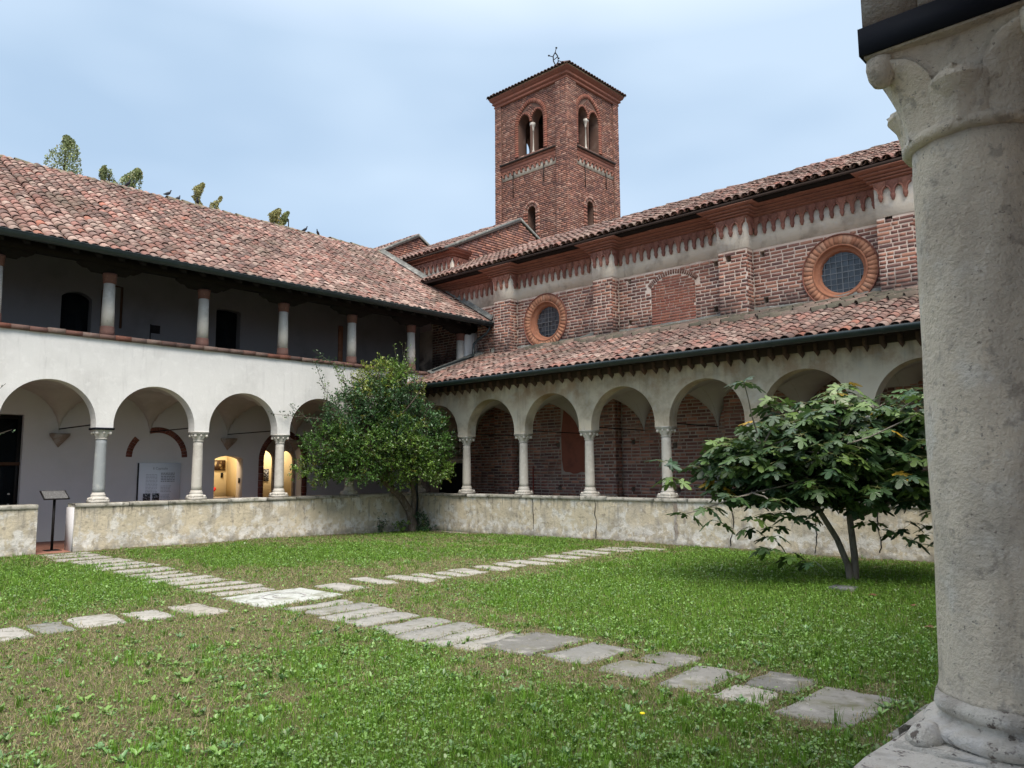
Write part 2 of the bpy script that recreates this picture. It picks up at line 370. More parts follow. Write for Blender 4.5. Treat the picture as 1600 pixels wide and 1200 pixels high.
def emit_bricks(walls, parent, mat, pal=BT, proud=.002, depth=.03, single=0, name='brick', seed=3, gain=None):
    """walls: list of (frame, brick array)"""
    r = np.random.default_rng(seed); C = []; S = []; T = []
    for fr, b in walls:
        if not len(b): continue
        uc = (b[:, 0]+b[:, 1])/2; zc = (b[:, 2]+b[:, 3])/2
        pj = r.uniform(-.002, .003, len(b))
        c = fr(uc, -(proud+pj)+depth/2, zc)
        au, ad = np.abs(fr.u), np.abs(fr.d)
        s = (b[:, 1]-b[:, 0])[:, None]*au+np.full(len(b), depth)[:, None]*ad+(b[:, 3]-b[:, 2])[:, None]*np.array([0, 0, 1.])
        C.append(c); S.append(s)
    C = np.concatenate(C); S = np.concatenate(S); ti = r.integers(0, len(pal), len(C))
    d = C-CAM; f = d@F; x = 800+1200*(d@RR)/f; y = 600-1200*(d@UU)/f
    vis = (f > 0) & (x > 0) & (x < 1460) & (y > 0) & (y < 1200)
    size = np.where(vis, S.max(1)/np.linalg.norm(d, axis=1), -1)
    order = np.argsort(-size); one = set(order[:single].tolist()) if single else set()
    for i in one:
        o = bpy.data.objects.new(name, unit_brick(mat, int(ti[i]), pal)); put(o, parent, C[i]); o.scale = S[i]
    rest = np.array([i for i in range(len(C)) if i not in one], int)
    if len(rest):
        mb = MB(); tv = np.array([(-.5,-.5,-.5),(.5,-.5,-.5),(.5,.5,-.5),(-.5,.5,-.5),(-.5,-.5,.5),(.5,-.5,.5),(.5,.5,.5),(-.5,.5,.5)])
        q = [(0,3,2,1),(4,5,6,7),(0,1,5,4),(1,2,6,5),(2,3,7,6),(3,0,4,7)]
        M = np.zeros((len(rest), 3, 3)); M[:, 0, 0], M[:, 1, 1], M[:, 2, 2] = S[rest].T
        tt = np.array(pal)[ti[rest]]*r.uniform(.75, 1.25, (len(rest), 1))
        mb.inst(tv, [np.array(q)], M, C[rest], tt)
        part('brickwork', mb, mat, parent, kind='stuff')

def ring(fr, inner, outer, d0, d1, parent, mat, pal, name='voussoir', gap=.08, joined=False, seed=2):
    r = np.random.default_rng(seed); inner, outer = np.array(inner), np.array(outer); all_ = MB()
    for i in range(len(inner)-1):
        a0, a1, b0, b1 = inner[i], inner[i+1], outer[i], outer[i+1]
        g = gap; p = [a0+(a1-a0)*g, a1-(a1-a0)*g, b1-(b1-b0)*g, b0+(b0*0+(b1-b0))*g]
        jit = r.uniform(-.003, .003) if gap > 0 else r.uniform(-.001, .001)
        v = [fr(q[0], d0+jit, q[1]) for q in p]+[fr(q[0], d1, q[1]) for q in p]
        mb = all_ if joined else MB()
        mb.add(np.array(v).reshape(-1, 3), [(0,1,2,3),(0,4,5,1),(1,5,6,2),(2,6,7,3),(3,7,4,0)], tint=tuple(np.array(pal[r.integers(len(pal))])*r.uniform(.85, 1.15)))
        if not joined: part(name, mb, mat, parent)
    if joined: part(name+'s' if not name.endswith('s') else name, all_, mat, parent)
def circ(c, z, r, n, a0=0, a1=2*PI): return [(c+r*math.cos(t), z+r*math.sin(t)) for t in np.linspace(a0, a1, n+1)]
def arch_line(fn, a, b, n, off, z_low=None, m_j=0):
    """points along an arch curve a..b offset outwards, optional jambs down to z_low"""
    c = (a+b)/2; r = (b-a)/2; us = [c-r*math.cos(t) for t in np.linspace(0, PI, n+1)]
    p = [(u, float(fn(u))) for u in us]
    if z_low is not None:
        p = [(a, z) for z in np.linspace(z_low, p[0][1], m_j+1)[:-1]]+p+[(b, z) for z in np.linspace(p[-1][1], z_low, m_j+1)[1:]]
    p = np.array(p); t = np.gradient(p, axis=0); t /= np.linalg.norm(t, axis=1)[:, None]
    nrm = np.stack([-t[:, 1], t[:, 0]], 1)
    return p+nrm*off
def niche_line(*a): return arch_line(*a)

# ---------------- roofs
TT = np.array([(.38,.235,.20),(.46,.335,.29),(.34,.17,.145),(.27,.165,.145),(.52,.42,.365),(.20,.14,.13),(.40,.19,.15),(.36,.28,.25),(.44,.29,.245),(.15,.115,.11),(.38,.21,.18),(.45,.16,.10)])
TT = (TT*.72+TT.mean(0)*.28)*np.array([.90,.85,.82])+.012
TP = np.array([.14,.13,.1,.1,.11,.08,.08,.1,.07,.05,.03,.01]); TP = TP/TP.sum()
def tile_template(r0, r1, L, inv=False, n=7, th=.014):
    a = np.linspace(0, PI, n); v = []
    sgn = -1 if inv else 1
    for (r, y) in ((r0, 0.), (r1, L)):
        for t in a: v.append((-r*math.cos(t), y, sgn*r*.82*math.sin(t)))
    for t in a: v.append((-(r0-th)*math.cos(t), 0, sgn*((r0-th)*.82*math.sin(t))))
    for t in a: v.append((-(r0-th)*math.cos(t), .08, sgn*((r0-th)*.82*math.sin(t))))
    q = [(i, i+1, n+i+1, n+i) for i in range(n-1)]+[(i+1, i, 2*n+i, 2*n+i+1) for i in range(n-1)]+[(2*n+i+1, 2*n+i, 3*n+i, 3*n+i+1) for i in range(n-1)]
    return np.array(v), np.array(q)
_tm = {}
def tile_roof(parent, org, a, s, W, L, pitch=.205, expo=.36, single=0, seed=1, keep=None, dark=0., tlen=.46):
    """org: eave corner, a: unit along the eave, s: unit up the slope"""
    r = np.random.default_rng(seed); org, a, s = (np.array(q, float) for q in (org, a, s))
    nrm = np.cross(a, s); nrm /= np.linalg.norm(nrm)
    if nrm[2] < 0: nrm = -nrm
    roof = MB(); c = [org, org+a*W, org+a*W+s*L, org+s*L]
    roof.add(np.array(c+[p-nrm*.06 for p in c]), [(0,1,2,3),(7,6,5,4),(0,4,5,1),(1,5,6,2),(2,6,7,3),(3,7,4,0)])
    rf = part('roof', roof, 'deck', parent)
    nc, nr = int(W/pitch), int(math.ceil(L/expo))
    I, K = np.meshgrid(np.arange(nc), np.arange(nr), indexing='ij'); I, K = I.ravel(), K.ravel()
    wob = r.normal(0, .016, nc)
    for inv in (True, False):
        i, k = I, K
        x = (i+(.0 if inv else .5))*pitch+wob[i]+r.normal(0, .006, len(i)); y = k*expo+r.normal(0, .012, len(i))-.02+(.06 if inv else 0)
        ok = y+tlen*.6 < L+.1
        x, y = x[ok], y[ok]; K2 = len(x)
        if keep is not None:
            kk = keep(x, y); x, y = x[kk], y[kk]; K2 = len(x)
        hgt = (.085 if inv else .05)+r.normal(0, .004, K2)
        T = org+x[:, None]*a+y[:, None]*s+hgt[:, None]*nrm
        tilt = -.05+r.normal(0, .012, K2); yaw = r.normal(0, .03, K2)
        sg = np.cross(s, nrm)@a
        ex = np.broadcast_to(a, (K2, 3)); ey = s+yaw[:, None]*a+tilt[:, None]*nrm; ey = ey/np.linalg.norm(ey, axis=1)[:, None]
        ez = np.cross(ex, ey); ez = np.where((ez@nrm < 0)[:, None], -ez, ez); ez /= np.linalg.norm(ez, axis=1)[:, None]
        M = np.stack([ex, ey, ez], -1)
        ti = r.choice(len(TT), K2, p=TP)
        one = []
        if single and not inv:
            d = T-CAM; f = d@F; px = 800+1200*(d@RR)/f; py = 600-1200*(d@UU)/f
            vis = (f > 0) & (px > 0) & (px < 1445) & (py > 0) & (py < 1200)
            one = np.argsort(np.where(vis, np.linalg.norm(d, axis=1), 1e9))[:single]
            tv, tf = tile_template(.098, .08, tlen)
            for q in one:
                key = (int(ti[q]), round(tlen, 2))
                if key not in _tm:
                    mb = MB(); mb.add(tv, tf, tint=TT[key[0]]*(1-dark)); me = mb.mesh('roof_tile', True); me.materials.append(V['tile']); _tm[key] = me
                o = bpy.data.objects.new('roof_tile', _tm[key]); COL.objects.link(o); o.parent = rf
                mm = Matrix.Identity(4)
                for ii in range(3):
                    for jj in range(3): mm[ii][jj] = M[q][ii][jj]
                    mm[ii][3] = T[q][ii]
                o.matrix_local = mm
        rest = np.setdiff1d(np.arange(K2), one)
        tv, tf = tile_template(.098, .08, tlen) if not inv else tile_template(.085, .09, tlen, True)
        tint = TT[ti[rest]]*r.uniform(.8, 1.2, (len(rest), 1))*(1-dark)*(.75 if inv else 1)
        mb = MB(); mb.inst(tv, [tf], M[rest], T[rest], tint)
        part('channel_tiles' if inv else 'cover_tiles', mb, 'tile', rf, smooth=True, kind='stuff')
    return rf

def pipe_half(mb, p0, p1, r, up=(0, 0, 1), side=(1, 0, 0), n=9, lip=.01):
    p0, p1, up, side = (np.array(q, float) for q in (p0, p1, up, side)); rows = []
    for p in (p0, p1):
        outer = [p+side*r*math.cos(t)-up*r*math.sin(t) for t in np.linspace(0, PI, n)]
        inner = [p+side*(r-lip)*math.cos(t)-up*(r-lip)*math.sin(t) for t in np.linspace(PI, 0, n)]
        rows.append(outer+inner+[outer[0]])
    return sweep(mb, rows)
def gutter(parent, p0, p1, r, side, joint=1.9):
    g = MB(); pipe_half(g, p0, p1, r, side=side); go = part('gutter', g, 'gutter', parent, smooth=False)
    p0, p1 = np.array(p0, float), np.array(p1, float); L = np.linalg.norm(p1-p0); d = (p1-p0)/L
    k = joint*.6
    while k < L:
        b = MB(); pipe_half(b, p0+d*k, p0+d*(k+.05), r+.006, side=side, lip=.006); part('gutter_joint', b, 'gutter', go); k += joint
    tube(g2 := MB(), [p0+np.array(side)*r, p1+np.array(side)*r], .009, 6); part('gutter_lip', g2, 'gutter', go)
    return go

# ---------------- ground heights
def sstep(x, a, b):
    t = np.clip((np.asarray(x, float)-a)/(b-a), 0, 1); return t*t*(3-2*t)
def gz(x, y):
    x, y = np.asarray(x, float), np.asarray(y, float)
    return .015+.07*sstep(np.hypot(x, y), 0, 6)+.008*np.sin(x*2.1+y*1.3)+.006*np.sin(x*.9-y*2.7+1)

# ================================================================== SETTING
g = MB(); g.add([(-400,-400,-.06),(400,-400,-.06),(400,400,-.06),(-400,400,-.06)], [(0,1,2,3)])
part('ground', g, 'ground', kind='structure')
# lush / dry patches of the lawn
LUSH = [(5.4,-10,1.3,1),(3.3,-10.2,1.2,1),(3.6,-6.6,1.1,1),(2.6,-7,.9,.9),(4.2,-4.8,1.2,1),(5.3,-1.2,1.1,.7),(7,-2.5,.8,.5),(10.3,-1.5,1.5,.9),(13,-4.6,2.2,1.05),(11,-4,1.6,1),(10.5,-5.8,1.3,.9),(12.7,-6.7,1.2,.7),(14.8,-7,1.3,.85),(13.0,-11.2,.75,1.0),(13.9,-10.6,.7,.8),(12.2,-10.2,.7,.5),(15,-10,.8,.8),(11.2,-10.6,.5,.4),(14.6,-12.2,1,.7),(15,-3,2,.9)]
DRY = [(7.9,-5,.9,1),(7.9,-2.4,.8,.8),(7.2,-6.9,1,1),(6.3,-8,1,1),(8.4,-10.3,1.,.9),(10,-11.9,1.1,.9),(9.4,-10,.8,.6),(1,-3.5,1.3,.8),(4,-2.2,1.2,.8),(.2,-6.5,.7,.9),(11,-.3,.6,.6),(9.2,-7.2,.7,.5),(3,-8.1,.6,.5),(11.3,-12.3,.9,.7),(12,-9.4,.5,.4)]
def sstep(x, a, b):
    t = np.clip((np.asarray(x, float)-a)/(b-a), 0, 1); return t*t*(3-2*t)
def lush(x, y):
    x, y = np.asarray(x, float), np.asarray(y, float)
    v = .45+.14*np.sin(x*1.7+y*.8)*np.sin(y*2.1-x*.6)+.12*np.sin(x*4.3+1)*np.sin(y*3.7+x)+.20*np.sin(x*6.1+y*3.3+np.sin(y*2.2))*np.sin(y*5.7-x*2.6)+.15*np.sin(x*13+y*7)*np.sin(y*12-x*5)+.08*np.sin(x*27+y*9)*np.sin(y*23-x*6)
    for (a, b, r, k) in LUSH: v = v+.5*k*np.exp(-((x-a)**2+(y-b)**2)/(2*(r*.75)**2))
    for (a, b, r, k) in DRY: v = v-.42*k*np.exp(-((x-a)**2+(y-b)**2)/(2*(r*.75)**2))
    wv_ = .12*np.sin(x*2.9+y)+.1*np.sin(y*5.1-x*2)+.06*np.sin(x*13)
    v = v-.42*np.exp(-((y+8.62)/(.62+wv_))**4)-.42*np.exp(-((x-7.9)/(.75+wv_))**4)*(y < -.3)-.3*np.exp(-(x/(.3+wv_*.5))**2)-.3*np.exp(-(y/(.3+wv_*.5))**2)
    return np.clip(.14+.86*sstep(v, .10, .85), .02, 1)
n = 220; gx = np.linspace(0.0, 16.02, n); gy = np.linspace(-16.5, 0.0, n); X, Y = np.meshgrid(gx, gy, indexing='ij')
Z = gz(X, Y)+rng.normal(0, .004, X.shape)
edge = np.minimum.reduce([X, -Y, 16.02-X]); Z += .03*np.exp(-np.clip(edge, 0, 9)/.12)*rng.uniform(.3, 1, X.shape)
lu = lush(X, Y)[..., None]; tc_ = np.array([.145,.125,.065])*(1-lu)+np.array([.085,.14,.028])*lu
i = np.arange(n-1)[:, None]*n; j = np.arange(n-1)[None]
q = np.stack([i+j, i+n+j, i+n+j+1, i+j+1], -1).reshape(-1, 4)
g = MB(); g.add(np.stack([X, Y, Z], -1).reshape(-1, 3), q, tint=tc_.reshape(-1, 3))
lawn = part('lawn', g, 'soil', kind='structure', smooth=True)

# stepping-stone paths: each slab a part
SLAB = []
def slab(parent, cx, cy, lx, ly, tint, rot=0., h=.012, name='paving_slab', mat='slab'):
    r = np.random.default_rng(int(abs(cx*977+cy*131)*10)); k = 4; pts = []
    cs = [(-1,-1),(1,-1),(1,1),(-1,1)]
    for a in range(4):
        p0 = np.array(cs[a])*[lx/2, ly/2]; p1 = np.array(cs[(a+1) % 4])*[lx/2, ly/2]
        for t in np.linspace(0, 1, k+1)[:-1]:
            q_ = p0+(p1-p0)*t+r.normal(0, .018, 2)
            if t == 0: q_ *= .965
            pts.append(q_)
    pts = np.array(pts); c, s_ = math.cos(rot), math.sin(rot); pts = pts@np.array([[c, s_], [-s_, c]])+[cx, cy]
    zt = gz(cx, cy)+h; tx, ty = r.normal(0, .008, 2); nn = len(pts)
    zz = zt+tx*(pts[:, 0]-cx)+ty*(pts[:, 1]-cy)
    inner = (pts-[cx, cy])*.965+[cx, cy]
    v = np.concatenate([np.c_[pts, zz-.09], np.c_[pts, zz-.006], np.c_[inner, zz], [[cx, cy, zt]]])
    fs = []
    for a in range(nn):
        b = (a+1) % nn; fs += [(a, b, nn+b, nn+a), (nn+a, nn+b, 2*nn+b, 2*nn+a)]
    tr = [(2*nn+a, 2*nn+(a+1) % nn, 3*nn) for a in range(nn)]
    mb = MB(); mb.add(v, np.array(fs), np.array(tr), tint=tint); SLAB.append((cx, cy, lx, ly, rot)); h = h
    return part(name, mb, mat, parent)
pp = MB(); pp.box((.1, -9.0, -.05), (15.9, -8.25, .0)); path1 = part('path', pp, 'ground', kind='structure')
GREY = (.20,.20,.185); PALE = (.34,.33,.30); WARM = (.33,.31,.27); DARK = (.14,.14,.13)
def blend(a, b, t): return tuple(np.array(a)*(1-t)+np.array(b)*t)
x = .15
while x < 7.2:
    l = rng.uniform(.27, .42); yc = -8.82+rng.normal(0, .03)
    slab(path1, x+l/2, yc, l, rng.uniform(.78, .95), blend(PALE, WARM, rng.random()*.6)); x += l+rng.uniform(.06, .2)
sl_ = slab(path1, 7.93, -8.72, 1.0, 1.12, (.42,.44,.41), .03, .02, 'carved_slab')
for (r0, r1, a0, a1) in ((.24, .265, .4, 5.2), (.12, .14, 3.3, 6.0)):
    c = MB(); A = np.linspace(a0, a1, 30); z_ = float(gz(7.93, -8.72))+.024
    sweep(c, [[(7.95+r*math.cos(t), -8.72+r*math.sin(t), z_) for t in A] for r in (r0, r1)]); part('carved_groove', c, 'soil', sl_)
x = 8.75
while x < 11.6:
    l = rng.uniform(.26, .4); slab(path1, x+l/2, -8.78+rng.normal(0, .03), l, rng.uniform(.75, .9), blend(PALE, GREY, .3+rng.random()*.6)); x += l+rng.uniform(.03, .09)
for (a, b, w0, w1, t) in [(11.62,12.22,-8.98,-8.2,DARK),(12.3,12.74,-8.92,-8.22,GREY),(12.86,13.28,-8.94,-8.5,GREY),(12.92,13.32,-8.46,-8.08,DARK),(13.4,13.76,-8.98,-8.28,GREY),(13.86,14.22,-9.0,-8.62,PALE),(13.9,14.28,-8.57,-8.1,DARK),(14.36,14.84,-9.08,-8.26,GREY),(15.02,15.62,-9.12,-8.28,GREY)]:
    slab(path1, (a+b)/2, (w0+w1)/2, b-a, w1-w0, blend(t, WARM, rng.random()*.25), rng.normal(0, .02))
pp = MB(); pp.box((7.5, -15.5, -.05), (8.3, -.6, .0)); path2 = part('path', pp, 'ground', kind='structure')
y = -.75
while y > -7.4:
    l = rng.uniform(.22, .36); slab(path2, 7.86+rng.normal(0, .07), y-l/2, rng.uniform(.55, .9), l, blend(PALE, WARM, rng.random()*.7), rng.normal(0, .03)); y -= l+rng.uniform(.08, .22)
slab(path2, 7.75, -7.75, .75, .4, PALE); 
for (a, b, x0, x1, t) in [(-9.62,-9.98,7.55,8.35,WARM),(-10.12,-10.48,7.6,8.2,PALE),(-10.6,-11.05,7.55,8.2,PALE),(-11.14,-11.42,7.7,8.25,GREY),(-11.5,-11.95,7.65,8.3,PALE),(-12.1,-12.5,7.6,8.3,WARM),(-12.7,-13.1,7.6,8.3,GREY)]:
    slab(path2, (x0+x1)/2, (a+b)/2, x1-x0, a-b, t, rng.normal(0, .04))

# portico floors
f = MB(); f.box((-3.2, -16.3, -.05), (-.02, 2.45, .115)); f.box((-.02, .02, -.05), (16.02, 2.45, .11)); f.box((16.02, -16.3, -.05), (19.2, 2.45, .11))
part('floor', f, 'floor', kind='structure')

# ================================================================== shared builders
def low_wall(name, label, u0, u1, fr, loc, t=.38, base=0., mat='low'):
    o = thing(name, label, 'wall', loc)
    mb = MB(); us = np.linspace(u0, u1, max(2, int((u1-u0)/.07))); zs = np.linspace(-.03, .955, 14)
    r = np.random.default_rng(int(abs(u0*10)+abs(u1)))
    A, B = np.meshgrid(us, zs, indexing='ij')
    D = r.normal(0, .0025, A.shape)+.006*np.sin(A*2.3+B*3)+.004*np.sin(A*7.1-B*5)
    D -= .02*sstep(B, .3, .02)*(1+.7*np.sin(A*5.3)*np.sin(A*1.7)); D[:, -1] = 0
    v = fr(A, D, B); n1, n2 = A.shape
    i = np.arange(n1-1)[:, None]*n2; j = np.arange(n2-1)[None]
    mb.add(v.reshape(-1, 3), np.stack([i+j, i+n2+j, i+n2+j+1, i+j+1], -1).reshape(-1, 4))
    body = MB(); pts = [fr(a, b, c).ravel() for (a, b, c) in ((u0,.03,-.03),(u1,.03,-.03),(u1,t,-.03),(u0,t,-.03),(u0,.03,.95),(u1,.03,.95),(u1,t,.95),(u0,t,.95))]
    body.add(np.array(pts), [(0,3,2,1),(4,5,6,7),(0,1,5,4),(1,2,6,5),(2,3,7,6),(3,0,4,7)])
    part('plaster', mb, mat, o, smooth=True); part('core', body, mat, o)
    u = u0; pal = [(.44,.42,.37),(.38,.36,.31),(.5,.48,.43),(.33,.31,.27)]
    while u < u1-.05:
        l = min(r.uniform(.7, 1.35), u1-u); l = l if u1-(u+l) > .3 else u1-u
        a, b = u+.004, u+l-.004; z0 = .955+r.normal(0, .003); z1 = 1.03+r.normal(0, .004); pr = .035+r.normal(0, .004)
        c = MB(); m_ = 6; rows = []
        for uu in np.linspace(a, b, m_):
            e = r.normal(0, .003, 3)
            rows.append([fr(uu, -pr+.01+e[0], z0).ravel(), fr(uu, -pr+e[0], z0+.015).ravel(), fr(uu, -pr+e[1], z1-.014).ravel(), fr(uu, -pr+.014+e[1], z1+e[2]*.5).ravel(), fr(uu, t+.02, z1+e[2]*.5).ravel(), fr(uu, t+.02, z0).ravel(), fr(uu, -pr+.01+e[0], z0).ravel()])
        sweep(c, rows, tint=pal[r.integers(4)]); k = len(rows[0]); c.f[4].append(np.array([[0,1,2,5],[2,3,4,5],[(m_-1)*k+5,(m_-1)*k+2,(m_-1)*k+1,(m_-1)*k],[(m_-1)*k+5,(m_-1)*k+4,(m_-1)*k+3,(m_-1)*k+2]]))
        part('coping_stone', c, 'coping', o); u += l
    return o

def make_column(parent, p, meshes, rot=0.):
    b, s_, c = meshes
    o = bpy.data.objects.new('column', s_); put(o, parent, p); o.rotation_euler.z = rot
    for nm, me in (('base', b), ('capital', c)):
        k = bpy.data.objects.new(nm, me); COL.objects.link(k); k.parent = o; k.location = (0, 0, 0)
    return o
def sq(r, hw, t, th): return r*(1-t)+t*hw/np.maximum(np.abs(np.cos(th)), np.abs(np.sin(th)))
def column_meshes(mat='stone', capmat='stone', r0=.112, r1=.098):
    b = MB(); b.box((-.165,-.165,0), (.165,.165,.05)); lathe(b, [(.16,.05),(.168,.07),(.16,.1),(.138,.115),(.13,.13),(.14,.145),(.135,.16),(r0+.006,.175),(r0+.004,.2)], 20)
    for sx in (-1, 1):
        for sy in (-1, 1): lathe(b, [(.01,.1),(.03,.085),(.04,.05)], 7, (sx*.13, sy*.13, 0))
    bm_ = b.mesh('base', False); bm_.materials.append(V[capmat])
    s_ = MB(); z = np.linspace(.19, 1.27, 12); lathe(s_, [(r0+(r1-r0)*t+.003*math.sin(t*3), zz) for t, zz in zip(np.linspace(0, 1, 12), z)], 20)
    sm = s_.mesh('column', True); sm.materials.append(V[mat])
    c = MB(); lathe(c, [(r1+.002,1.265),(r1+.016,1.272),(r1+.016,1.288),(r1,1.295)], 20)
    z0, z1 = 1.29, 1.435
    def md(r, z, th):
        t = np.clip((z-z0)/(z1-z0), 0, 1); a = sq(r, .135, t**2.2, th)
        leaf = .020*np.abs(np.cos(4*th))**.7*np.sin(np.clip(t*1.25, 0, 1)*PI*.9)**1.2
        corner = .02*np.clip(t-.5, 0, 1)*2*np.abs(np.sin(2*th))**3
        return a+leaf+corner
    zz = np.linspace(z0, z1, 10); lathe(c, [(r1+.012*((a-z0)/(z1-z0)), a) for a in zz], 48, mod=md)
    for sx in (-1, 1):
        for sy in (-1, 1):
            lathe(c, [(.012,1.36),(.03,1.375),(.034,1.395),(.026,1.42),(.01,1.435)], 8, (sx*.128, sy*.128, 0))
        lathe(c, [(.01,1.37),(.024,1.385),(.026,1.41),(.012,1.43)], 8, (sx*.135, 0, 0)); lathe(c, [(.01,1.37),(.024,1.385),(.026,1.41),(.012,1.43)], 8, (0, sx*.135, 0))
    c.box((-.158,-.158,1.435), (.158,.158,1.462)); c.box((-.168,-.168,1.462), (.168,.168,1.485))
    cm = c.mesh('capital', False); cm.materials.append(V[capmat])
    return bm_, sm, cm
CM = column_meshes(); CMG = column_meshes('greystone', 'stone')

def vaults(parent, fr, cs, hw, d0, d1, zs=2.5, h=1.02, mat='inner'):
    for c in cs:
        u = c-hw*np.cos(np.linspace(0, PI, 17)); d = (d0+d1)/2-(d1-d0)/2*np.cos(np.linspace(0, PI, 17))
        U_, D_ = np.meshgrid(u, d, indexing='ij')
        fz = lambda q: np.sqrt(np.maximum(0, 1-q*q))
        Zv = zs+h*np.maximum(fz((U_-c)/hw), fz((D_-(d0+d1)/2)/((d1-d0)/2)))
        v = fr(U_, D_, Zv); i = np.arange(16)[:, None]*17; j = np.arange(16)[None]
        mb = MB(); mb.add(v.reshape(-1, 3), np.stack([i+j, i+j+1, i+17+j+1, i+17+j], -1).reshape(-1, 4)); part('vault', mb, mat, parent)

def bevel_box(mb, a, b, tint=(.5,.5,.5)): return mb.box(a, b, tint)

# ================================================================== TWO-STOREY WING (faces +X)
ww = thing('cloister_building', 'two storey white plastered wing, arches below and columned loggia above, under a tiled roof', 'building', (-.19, -8, 0))
AF = FW(-.04)
ycol = [-.1-2.01*k for k in range(0, 9)]
hs = [hole((a+b)/2-.84, (a+b)/2+.84, None, rnd_arch((a+b)/2, .84, 2.60), 26) for a, b in zip(ycol[1:], ycol[:-1])]
mb = MB(); wall(mb, AF, ycol[-1]-.3, .06, 2.515, 4.33, .30, hs, du=.5); part('wall', mb, 'white', ww, label='white plastered arcade wall')
# tile cap on the loggia parapet
y = -16.4; r = np.random.default_rng(4)
cap = bpy.data.objects.new('parapet_cap', None); put(cap, ww, (-.19, -8, 4.4))
while y < 2.3:
    l = .31; mb = MB(); pr = .03+r.normal(0, .004)
    mb.box((-.37, y, 4.332+r.normal(0, .003)), (-.04+pr+.03, y+l-.008, 4.425+r.normal(0, .004)), tint=TT[r.integers(len(TT))]*.5); part('cap_brick', mb, 'terra', cap); y += l
mb = MB(); wall(mb, AF, .06, 2.44, 3.6, 4.33, .3, []); part('wall', mb, 'white', ww)
# lower columns
for k, yy in enumerate(ycol[1:]):
    make_column(ww, (-.19, yy, 1.03), CMG if k == 3 else CM)
    if k == 3:
        mb = MB(); mb.box((-.19-.185, yy-.185, 2.49), (-.19+.185, yy+.185, 2.53)); part('iron_strap', mb, 'strap', ww)
make_column(ww, (-.17, .17, 1.03), CM)
# back wall of the lower portico
BW = FW(-2.85)
hd1 = hole(-4.45, -3.66, .1, seg_arch(-4.055, .395, .09, 1.97), 12)
hd2 = hole(-3.06, -1.86, .1, pt_arch(-2.46, .60, 1.95, 1.2), 22)
hg = hole(-10.9, -8.84, .1, lambda u: 2.91+0*np.asarray(u), 2)
mb = MB(); wall(mb, BW, -16.3, 2.44, .1, 3.6, .34, [hd1, hd2, hg], du=.6); part('back_wall', mb, 'innerwhite', ww)
vaults(ww, AF, [(a+b)/2 for a, b in zip(ycol[1:], ycol[:-1])]+[1.17], 1.005, .30, 2.81)
for yy in ycol[1:]:
    no_corbel = abs(yy+6.13) < .2
    c = MB(); fr = BW; w_ = .19
    c.add(np.array([fr(yy-w_,0,2.52),fr(yy+w_,0,2.52),fr(yy+w_,-.17,2.52),fr(yy-w_,-.17,2.52),fr(yy-w_,0,2.47),fr(yy+w_,0,2.47),fr(yy+w_,-.17,2.47),fr(yy-w_,-.17,2.47),fr(yy,0,2.20)]).reshape(-1,3), [(0,1,2,3),(2,1,5,6),(3,2,6,7),(0,3,7,4)], [(7,6,8),(6,5,8),(4,7,8)])
    if not no_corbel: part('vault_corbel', c, 'block', ww)
    t = MB(); tube(t, [(-.34, yy, 2.62), (-2.85, yy, 2.62)], .014, 6); part('tie_rod', t, 'iron', ww)
f = MB(); f.box((-2.85, -16.3, 3.54), (-.34, 2.44, 3.62)); part('loggia_floor', f, 'wood', ww)
# glazed door at the left
gd = bpy.data.objects.new('glazed_door', None); put(gd, ww, (-2.95, -9.9, .1))
mb = MB(); mb.box((-3.02, -10.84, .16), (-3.0, -8.9, 2.86)); part('glass_pane', mb, 'glass', gd)
for a, b in (((-3.06,-10.9,.115),(-2.97,-10.82,2.9)), ((-3.06,-8.92,.115),(-2.97,-8.85,2.9)), ((-3.06,-9.92,.115),(-2.96,-9.86,2.9)), ((-3.06,-10.82,2.82),(-2.97,-8.92,2.9)), ((-3.05,-10.82,.115),(-2.98,-8.92,.22))):
    mb = MB(); mb.box(a, b); part('door_frame', mb, 'iron', gd)
mb = MB(); mb.box((-3.07,-10.9,1.80), (-2.94,-8.85,1.87)); part('transom', mb, 'doorwood', gd)
for zz in (.95, 1.18):
    mb = MB(); lathe(mb, [(.012,-.02),(.025,-.01),(.025,.01),(.012,.02)], 10, (-2.96, -9.02, zz)); part('handle', mb, 'stone', gd)
# brick arch fragments over the information board
def arch_band(frm, a, b, zs, k, wd, th0, th1, n, mat, parent, name='arch_brick'):
    fn = pt_arch((a+b)/2, (b-a)/2, zs, k); us = np.linspace(th0, th1, n+1); c = (a+b)/2; r_ = (b-a)/2
    U_ = [c-r_*math.cos(t) for t in us]; p = np.array([(u, float(fn(u))) for u in U_]); t = np.gradient(p, axis=0); t /= np.linalg.norm(t, axis=1)[:, None]
    q = p+np.stack([-t[:, 1], t[:, 0]], 1)*wd
    ring(frm, p, q, -.006, .04, parent, 'terra', [(.17,.062,.045),(.14,.05,.04),(.2,.08,.055)], name, gap=.02)
arch_band(BW, -6.53, -5.32, 2.0, 1.0, .14, .0, .75, 7, 'terra', ww)
arch_band(BW, -6.53, -5.32, 2.0, 1.0, .14, 1.25, 3.14, 16, 'terra', ww)
# brick portal
fn = hd2['top']; p_in = arch_line(fn, -3.06, -1.86, 18, .0, .12, 10); p_out = arch_line(fn, -3.06, -1.86, 18, .15, .12, 10)
ring(BW, p_in, p_out, -.012, .03, ww, 'terra', [(.15,.05,.04),(.12,.042,.034),(.19,.07,.05)], 'portal_brick', gap=.02)
mb = MB(); RWf = FW(-3.19)
wall(mb, RWf, -3.1, -1.82, .1, 3.0, .08, [hole(-3.02, -2.58, .1, pt_arch(-2.8, .22, 1.95, 1.3), 12), hole(-2.38, -1.94, .1, pt_arch(-2.16, .22, 1.95, 1.3), 12)])
part('portal_screen', mb, 'block', ww)
